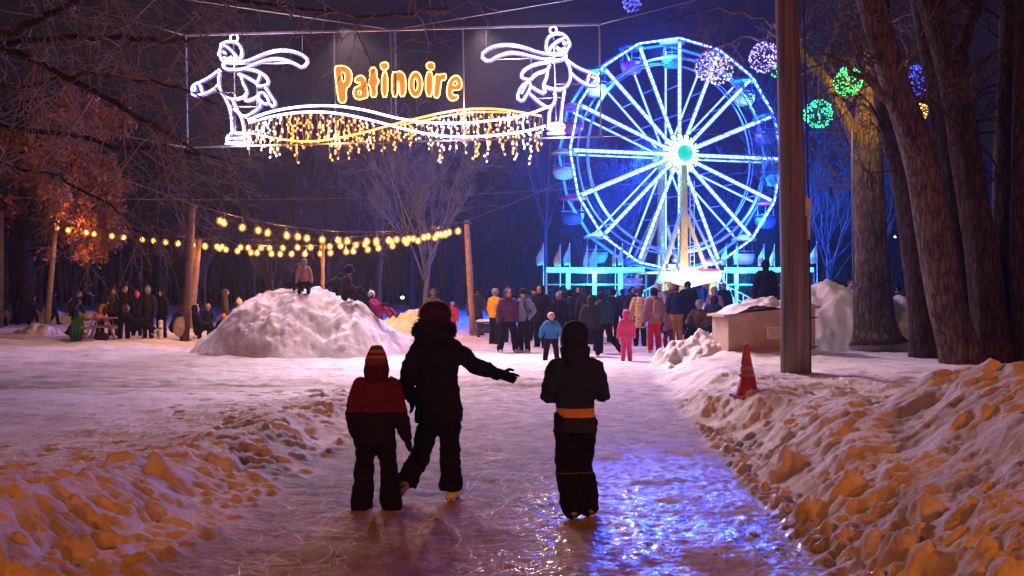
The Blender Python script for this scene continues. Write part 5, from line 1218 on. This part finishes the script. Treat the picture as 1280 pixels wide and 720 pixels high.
def trunk_mesh(pts, radii, name, m, parent, flare=True, sides=20, seed=0):
    P = np.array([tuple(p) for p in pts], float); R = np.array(radii, float); s = np.concatenate([[0], np.cumsum(np.linalg.norm(np.diff(P, axis=0), axis=1))]); q = np.linspace(0, s[-1], max(12, int(s[-1]/.22)))
    PP = np.stack([np.interp(q, s, P[:, k]) for k in range(3)], 1); ker = np.ones(5)/5
    for k in range(2): PP[2:-2, k] = np.convolve(PP[:, k], ker, 'valid')
    RR = np.interp(q, s, R)
    if flare: RR = RR*(1+.42*np.exp(-q/.35))
    mb = MB(); mb.tube(PP, RR, sides*2, ref=(1, 0, 0)); v = mb.v[0]
    k = np.repeat(np.arange(len(PP)), sides*2); a = np.tile(np.arange(sides*2), len(PP))*2*PI/(sides*2); c = PP[k]; w = 1+.10*perlin(np.cos(a)*1.6+seed, np.sin(a)*1.6+q[k]*.35, seed)+.05*perlin(a*4.5, q[k]*.5, seed+5)*np.minimum(1, np.abs(np.sin(a/2))*3)+(.16*np.maximum(0, np.cos(a*5+seed))*np.exp(-q[k]/.4) if flare else 0)
    mb.v[0] = c+(v-c)*w[:, None]; return mb.build(name, m, parent)
# --- the big trunks on the right, traced by their centre lines
def big_tree(label, base, d, line, radii, m, seed, limbs=(), twigs=14, tw_h=(3.2, 9), sides=16, d_top=None, tw_len=(1.0, 2.2)):
    g = surf(xat(base, d), d); o = Vector((xat(base, d), d, g)); root = empty('bare_tree', o, label=label, cat='tree', group='bare trees on the right'); rg = random.Random(seed)
    pts = [Vector((0, 0, -.3))]
    for i, (px, py) in enumerate(line):
        dd = d+(0 if d_top is None else (d_top-d)*i/max(1, len(line)-1)); pts.append(at(px, py, dd)-o)
    trunk_mesh(pts, [radii[0]]+list(radii), 'trunk', m, root, seed=seed, sides=sides)
    br = MB()
    for (pl, r0, r1) in limbs:
        L_ = [at(px, py, dd)-o for px, py, dd in pl]; P = np.array([tuple(p) for p in L_]); s = np.linspace(0, 1, len(P)); q = np.linspace(0, 1, 14); PP = [Vector([float(np.interp(t, s, P[:, k])) for k in range(3)]) for t in q]
        for k in range(1, 13): PP[k] = PP[k]+Vector((rg.gauss(0, .03), rg.gauss(0, .03), rg.gauss(0, .03)))
        br.tube(PP, np.linspace(r0, r1, 14), 10, ref=(.3, .5, .8))
        for k in range(9):
            t = rg.uniform(.3, 1); i = min(12, int(t*13)); ax = (PP[i+1]-PP[i]).normalized(); v = Vector((rg.gauss(0, 1), rg.gauss(0, .7), rg.gauss(0, 1))).normalized()
            grow(br, PP[i], ax*.6+v*.8, rg.uniform(.8, 1.9), max(.012, r1*.6), 2, rg, .2, .02, .75, (3, 5), .6, -.03, minr=.0045, sides=(6, 5, 4, 3, 3))
    for k in range(twigs):
        z = rg.uniform(*tw_h); i = max(1, min(len(pts)-2, next((j for j in range(len(pts)-1) if pts[j+1].z > z), len(pts)-2))); a, b_ = pts[i], pts[i+1]; t = min(1, max(0, (z-a.z)/(b_.z-a.z+1e-6))); q = a.lerp(b_, t)
        th = rg.uniform(0, 2*PI); grow(br, q, (math.cos(th), math.sin(th)*.8-.2, rg.uniform(.1, .9)), rg.uniform(*tw_len), .035, 3, rg, .19, .03, .7, (3, 5), .62, -.06, minr=.0042, sides=(6, 5, 4, 3, 3))
    if br.n: br.build('branches', m, root)
    return root
big_tree('stout amber lit trunk standing alone in front of the tall snow heap', 1095, 26, [(1095, 430), (1091, 350), (1087, 260), (1084, 180), (1088, 120), (1096, 40), (1100, -60), (1104, -160)], [.53, .47, .43, .40, .32, .27, .23, .18], BK_L, 1,
   [([(1084, 205, 26), (1066, 165, 25.8), (1044, 118, 25.5), (1020, 85, 25), (995, 58, 24.5), (968, 30, 24)], .19, .06), ([(1090, 178, 26), (1104, 146, 26.2), (1122, 120, 26.5), (1140, 60, 27)], .20, .08), ([(1020, 85, 25), (975, 60, 24.5), (930, 45, 24.2), (880, 62, 24)], .05, .02), ([(1000, 62, 24.6), (950, 20, 24), (890, 8, 23.5), (830, 30, 23)], .05, .018)], 16)
big_tree('thick leaning trunk with deep bark, foremost of the right-hand group', 1205, 19.3, [(1205, 455), (1188, 400), (1176, 340), (1165, 270), (1152, 200), (1131, 140), (1111, 80), (1088, 0), (1060, -110), (1030, -220)], [.36, .34, .335, .33, .31, .28, .26, .25, .22, .16], BK_L, 2,
   [([(1156, 215, 19.2), (1140, 180, 19.0), (1120, 135, 18.8), (1100, 110, 18.6), (1072, 92, 18.4), (1050, 70, 18.2), (1030, 68, 18)], .11, .03), ([(1110, 120, 18.7), (1085, 95, 18.5), (1070, 60, 18.3), (1062, 20, 18)], .05, .02)], 14)
big_tree('dark straight trunk close behind the thick leaning one', 1160, 21.5, [(1160, 449), (1154, 380), (1143, 300), (1131, 220), (1113, 160), (1103, 90), (1096, 0), (1104, -140)], [.33, .30, .28, .27, .26, .25, .23, .18], BK_D, 3, [], 10)
big_tree('dark trunk leaning left behind the foremost one', 1222, 20.6, [(1222, 452), (1212, 400), (1200, 310), (1190, 210), (1177, 110), (1163, 40), (1148, -30), (1120, -150)], [.40, .36, .33, .31, .30, .28, .26, .2], BK_D, 4, [], 12)
big_tree('tall dark trunk second from the right of the group', 1243, 20.0, [(1243, 453), (1236, 400), (1228, 320), (1210, 215), (1196, 120), (1182, 60), (1162, 0), (1130, -130)], [.42, .36, .32, .30, .29, .28, .26, .2], BK_D, 5, [([(1196, 120, 20), (1205, 60, 20), (1222, 10, 20), (1240, -60, 20)], .13, .06)], 14)
big_tree('upright dark trunk near the right picture edge', 1258, 20.8, [(1258, 452), (1257, 380), (1258, 300), (1260, 200), (1264, 100), (1267, 0), (1272, -140)], [.33, .30, .29, .28, .27, .26, .2], BK_D, 6, [], 14)
big_tree('half seen trunk at the very right picture edge', 1286, 19.6, [(1286, 456), (1284, 380), (1282, 280), (1282, 180), (1284, 80), (1288, -20), (1292, -140)], [.30, .28, .27, .26, .25, .24, .2], BK_D, 7, [], 12)
# thin cable hanging from the amber trunk
m_ = MB(); m_.tube([at(1065, 165, 24.6), at(1066, 300, 24.6), at(1067, 395, 24.6), at(1068, 428, 24.6)], .016, 5); o = m_.build('cable', M_WIREL); tag(o, 'thin grey cable hanging down beside the amber lit trunk', 'cable', 'thin cables overhead')

# --- overhanging tree at upper left (trunk stands out of the frame)
ot = empty('bare_tree', (-9.6, 13.5, 0), label='bare tree whose long twiggy limbs hang in from the upper left', cat='tree'); rg = random.Random(21); O = Vector((-9.6, 13.5, 0))
trunk_mesh([Vector((0, 0, -.3)), Vector((.1, 0, 1.5)), Vector((.2, 0, 3.2)), Vector((.2, .1, 5)), Vector((0, .1, 8))], [.40, .36, .32, .27, .15], 'trunk', BK_D, ot)
br = MB(); tw = MB()
LIMBS = [([(-330, 60), (-120, 66), (0, 47), (47, 27), (72, 13), (105, -4), (170, -30)], 14, .11, .05), ([(-330, 120), (-100, 70), (0, 55), (65, 49), (144, 46), (202, 51), (238, 53), (262, 50)], 14.5, .10, .02),
         ([(-330, 140), (-120, 50), (0, 60), (40, 74), (108, 108), (155, 134), (217, 168), (262, 200)], 13.5, .09, .02), ([(-330, 190), (-100, 170), (0, 160), (87, 166), (144, 187), (202, 182), (262, 196), (310, 214)], 15, .08, .018),
         ([(-330, 40), (-60, -20), (80, -25), (220, -10), (340, 6), (470, 22), (560, 10)], 13, .07, .014), ([(-330, 210), (-100, 215), (0, 205), (70, 222), (140, 258), (180, 300)], 14, .05, .012), ([(-330, 90), (-60, 100), (30, 110), (110, 92), (190, 100), (270, 128)], 13, .05, .012)]
for pl, d, r0, r1 in LIMBS:
    P = np.array([tuple(at(px, py, d+1.2*math.sin(i*.9))-O) for i, (px, py) in enumerate(pl)]); P[0] = (.2, .1, max(2.6, min(6.5, P[0][2]))); s = np.linspace(0, 1, len(P)); q = np.linspace(0, 1, 26)
    PP = [Vector([float(np.interp(t, s, P[:, k])) for k in range(3)])+Vector((rg.gauss(0, .018), rg.gauss(0, .03), rg.gauss(0, .018))) for t in q]
    br.tube(PP, np.linspace(r0*.75, r1*.7, 26), 9, ref=(.3, .5, .8))
    for k in range(21):
        t = rg.uniform(.36, 1); i = min(24, int(t*25)); ax = (PP[i+1]-PP[i]).normalized(); v = Vector((rg.gauss(0, 1), rg.gauss(0, .8), rg.gauss(-.25, .9))).normalized()
        grow(tw, PP[i], ax*.7+v*.8, rg.uniform(.6, 1.7), rg.uniform(.009, .017), 2, rg, .24, -.03, .8, (2, 4), .62, -.09, minr=.0042, sides=(5, 4, 4, 3, 3))
br.build('limbs', BK_D, ot); tw.build('twigs', BK_P, ot)

# --- brown leaved oak on the left
oc = empty('oak_tree', (xat(30, 50), 50, 0), label='oak still holding dead brown leaves above the seated people', cat='tree'); rg = random.Random(31); tips = []
trunk_mesh([Vector((0, 0, -.2)), Vector((.1, 0, 2)), Vector((-.1, 0, 4.2)), Vector((.1, 0, 7)), Vector((0, 0, 10))], [.42, .36, .32, .22, .1], 'trunk', BK_D, oc)
br = MB()
for k in range(30):
    z = rg.uniform(3.0, 9.8); th = rg.uniform(0, 2*PI) if k % 3 else rg.uniform(-.8, .8); up_ = rg.uniform(-.1, .45); L_ = (4.9 if z < 6 else 3.6)*rg.uniform(.7, 1.1)
    grow(br, (0, 0, z), (math.cos(th), math.sin(th), up_), L_, .09, 3, rg, .13, -.045, .65, (4, 6), .55, -.08, tips=tips, minr=.009, sides=(6, 5, 4, 3, 3))
br.build('branches', BK_D, oc)
tp = [t for t in tips if t[0].z > 1.9]; N_ = []; nr = np.random.default_rng(5)
lv = []; lf = []; ci = 0
for p, dd in tp:
    if nr.random() < .12: continue
    for k in range(6):
        c = np.array(p)+nr.normal(0, .17, 3)-np.array((0, 0, .06)); a = nr.normal(0, 1, 3); a /= np.linalg.norm(a); b = np.cross(a, nr.normal(0, 1, 3)); b /= np.linalg.norm(b)+1e-9; s = nr.uniform(.06, .125)
        fold = np.cross(a, b)*s*.3
        lv += [c-a*s*1.3, c+b*s*.55+fold, c+a*s*1.3, c-b*s*.55+fold]; lf += [(ci, ci+1, ci+2), (ci, ci+2, ci+3)]; ci += 4
mb = MB(); mb.add(np.array(lv), lf); mb.build('leaves', mat('dead_oak_leaf', (.36, .125, .04), .7, .5, .9), oc, smooth=False)

oc.scale = (1.12, 1.12, 1.15)
# --- bare trees behind: four built, then copied
def bare(name, label, loc, H, seed, m, nl=8, spread=.5, lv=3, fork=.30, slim=.014, mr=.011, group='bare trees in the dark behind the rink'):
    root = empty(name, loc, label=label, cat='tree', group=group); rg = random.Random(seed); fz = H*fork; r = slim*H
    trunk_mesh([Vector((0, 0, -.3)), Vector((rg.gauss(0, .08), 0, fz*.5)), Vector((rg.gauss(0, .12), 0, fz)), Vector((rg.gauss(0, .2), rg.gauss(0, .2), fz*1.5)), Vector((rg.gauss(0, .4), rg.gauss(0, .4), H*.78))], [r, r*.85, r*.75, r*.5, r*.12], 'trunk', m, root, sides=5)
    b = MB()
    for k in range(nl):
        th = k*2.4+rg.uniform(-.4, .4); z = fz*rg.uniform(.85, 1.6); sp = spread*rg.uniform(.5, 1.3); grow(b, (0, 0, z), (math.cos(th)*math.sin(sp), math.sin(th)*math.sin(sp), math.cos(sp)), (H-z)*rg.uniform(.65, .95), r*.42, lv, rg, .085, .05, .55, (5, 8), .52, .03, minr=mr, sides=(5, 4, 3, 3, 3))
    b.build('branches', m, root); return root
bare('bare_tree', 'pale forked tree behind the right end of the string lights', (xat(532, 46), 46, 0), 9.6, 41, mat('pale_bark', (.12, .12, .135), .8, .15, 6), 8, .40, 3, .22, .014, .009)
bare('bare_tree', 'slim pale tree behind the left slope of the big mound', (xat(341, 50), 50, 0), 5.0, 42, BK_B, 8, .6, 3, .3, .012, .010)
bare('bare_tree', 'slim tree just right of the leaning pole', (xat(254, 52), 52, 0), 5.2, 43, BK_B, 7, .55, 3, .36, .012, .010)
bare('bare_tree', 'leaning thin tree left of the pale forked tree', (xat(476, 52), 52, 0), 10.5, 44, BK_B, 7, .42, 3, .34, .011, .010)
protos = [bare('bare_tree', 'p', (0, 70, 0), 12.5, 51, BK_B, 9, .5, 3, .3, .012, .013), bare('bare_tree', 'p', (0, 70, 0), 14, 52, BK_B, 10, .42, 3, .36, .011, .013), bare('bare_tree', 'p', (0, 70, 0), 10.5, 53, BK_B, 9, .6, 3, .22, .013, .013)]
SP = []; rg = random.Random(61)
LFT = ['behind the far walkers', 'behind the picnic table', 'above the seated group', 'behind the tall dark pole', 'past the leaning pole', 'behind the kneeling child', 'over the slim pole', 'behind the child in dark brown', 'beyond the magenta snowsuit', 'beyond the forked pale tree', 'left of the yellow jacket', 'above the purple checked jacket', 'left of the cyan light frame', 'at the left rim of the wheel', 'behind the lower left gondolas', 'behind the left spokes', 'behind the wheel tower', 'behind the right spokes', 'behind the right rim of the wheel', 'right of the utility pole', 'right of the utility pole, deeper back', 'left of the amber lit trunk', 'between the amber lit trunk and the dark trunks', 'behind the leaning trunks', 'between the rightmost trunks', 'beyond the right picture edge']
for i, w in enumerate(LFT):
    px = -10+i*53+rg.uniform(-12, 12); d = rg.uniform(66, 84) if 12 <= i <= 22 else rg.uniform(58, 80)
    if 19 <= i <= 23: d = rg.uniform(52, 66)
    SP.append((px, d, w))
for i, (px, d, w) in enumerate(SP):
    o = protos[i] if i < 3 else copy_tree(protos[i % 3]); o.location = (xat(px, d), d, -.1); o.rotation_euler = (0, 0, rg.uniform(0, 6.28)); o.scale = (1, 1, rg.uniform(.85, 1.2)); o['label'] = 'tall bare tree in the dark '+w
# far wood: hundreds of stems nobody could count
fw = MB(); rg = random.Random(71)
for k in range(620):
    d = rg.uniform(84, 130); px = rg.uniform(-330, 1620); H_ = rg.uniform(6, 15); x = xat(px, d); lean = rg.gauss(0, .5); p0 = Vector((x, d, -.3)); p1 = p0+Vector((lean, 0, H_)); fw.tube([p0, p0.lerp(p1, .5)+Vector((rg.gauss(0, .2), 0, 0)), p1], [rg.uniform(.06, .17), .06, .02], 5)
    for j in range(14):
        t = rg.uniform(.25, .95); q = p0.lerp(p1, t); th = rg.uniform(0, 6.28); L_ = rg.uniform(1, 3.2)*(1.2-t); e = q+Vector((math.cos(th)*L_*.7, math.sin(th)*L_*.4, L_)); fw.tube([q, q.lerp(e, .5)+Vector((0, 0, -.12)), e], [.04, .03, .014], 3)
        for jj in range(3):
            q2 = q.lerp(e, rg.uniform(.3, 1)); e2 = q2+Vector((rg.gauss(0, .6), rg.gauss(0, .3), rg.uniform(.1, .9))); fw.tube([q2, e2], [.02, .012], 3)
o = fw.build('far_woods', BK_B); tag(o, 'dark wood of thin bare stems far behind the wheel', 'woods', kind='stuff')
# ================================================================= haze added for glow round the lights
hz = MB(); hz.box((0, 60, 13), (420, 240, 30)); ho_ = hz.build('haze', None, smooth=False)
hm = bpy.data.materials.new('glow_haze'); hm.use_nodes = True; nt = hm.node_tree; nt.nodes.clear()
out = nt.nodes.new('ShaderNodeOutputMaterial'); pv = nt.nodes.new('ShaderNodeVolumePrincipled'); pv.inputs['Color'].default_value = (.9, .9, .92, 1); pv.inputs['Density'].default_value = .0005; pv.inputs['Anisotropy'].default_value = .7
nt.links.new(pv.outputs['Volume'], out.inputs['Volume']); ho_.data.materials.append(hm); tag(ho_, 'thin haze added to the air so the lights glow', 'haze', kind='stuff')
bake_pending()
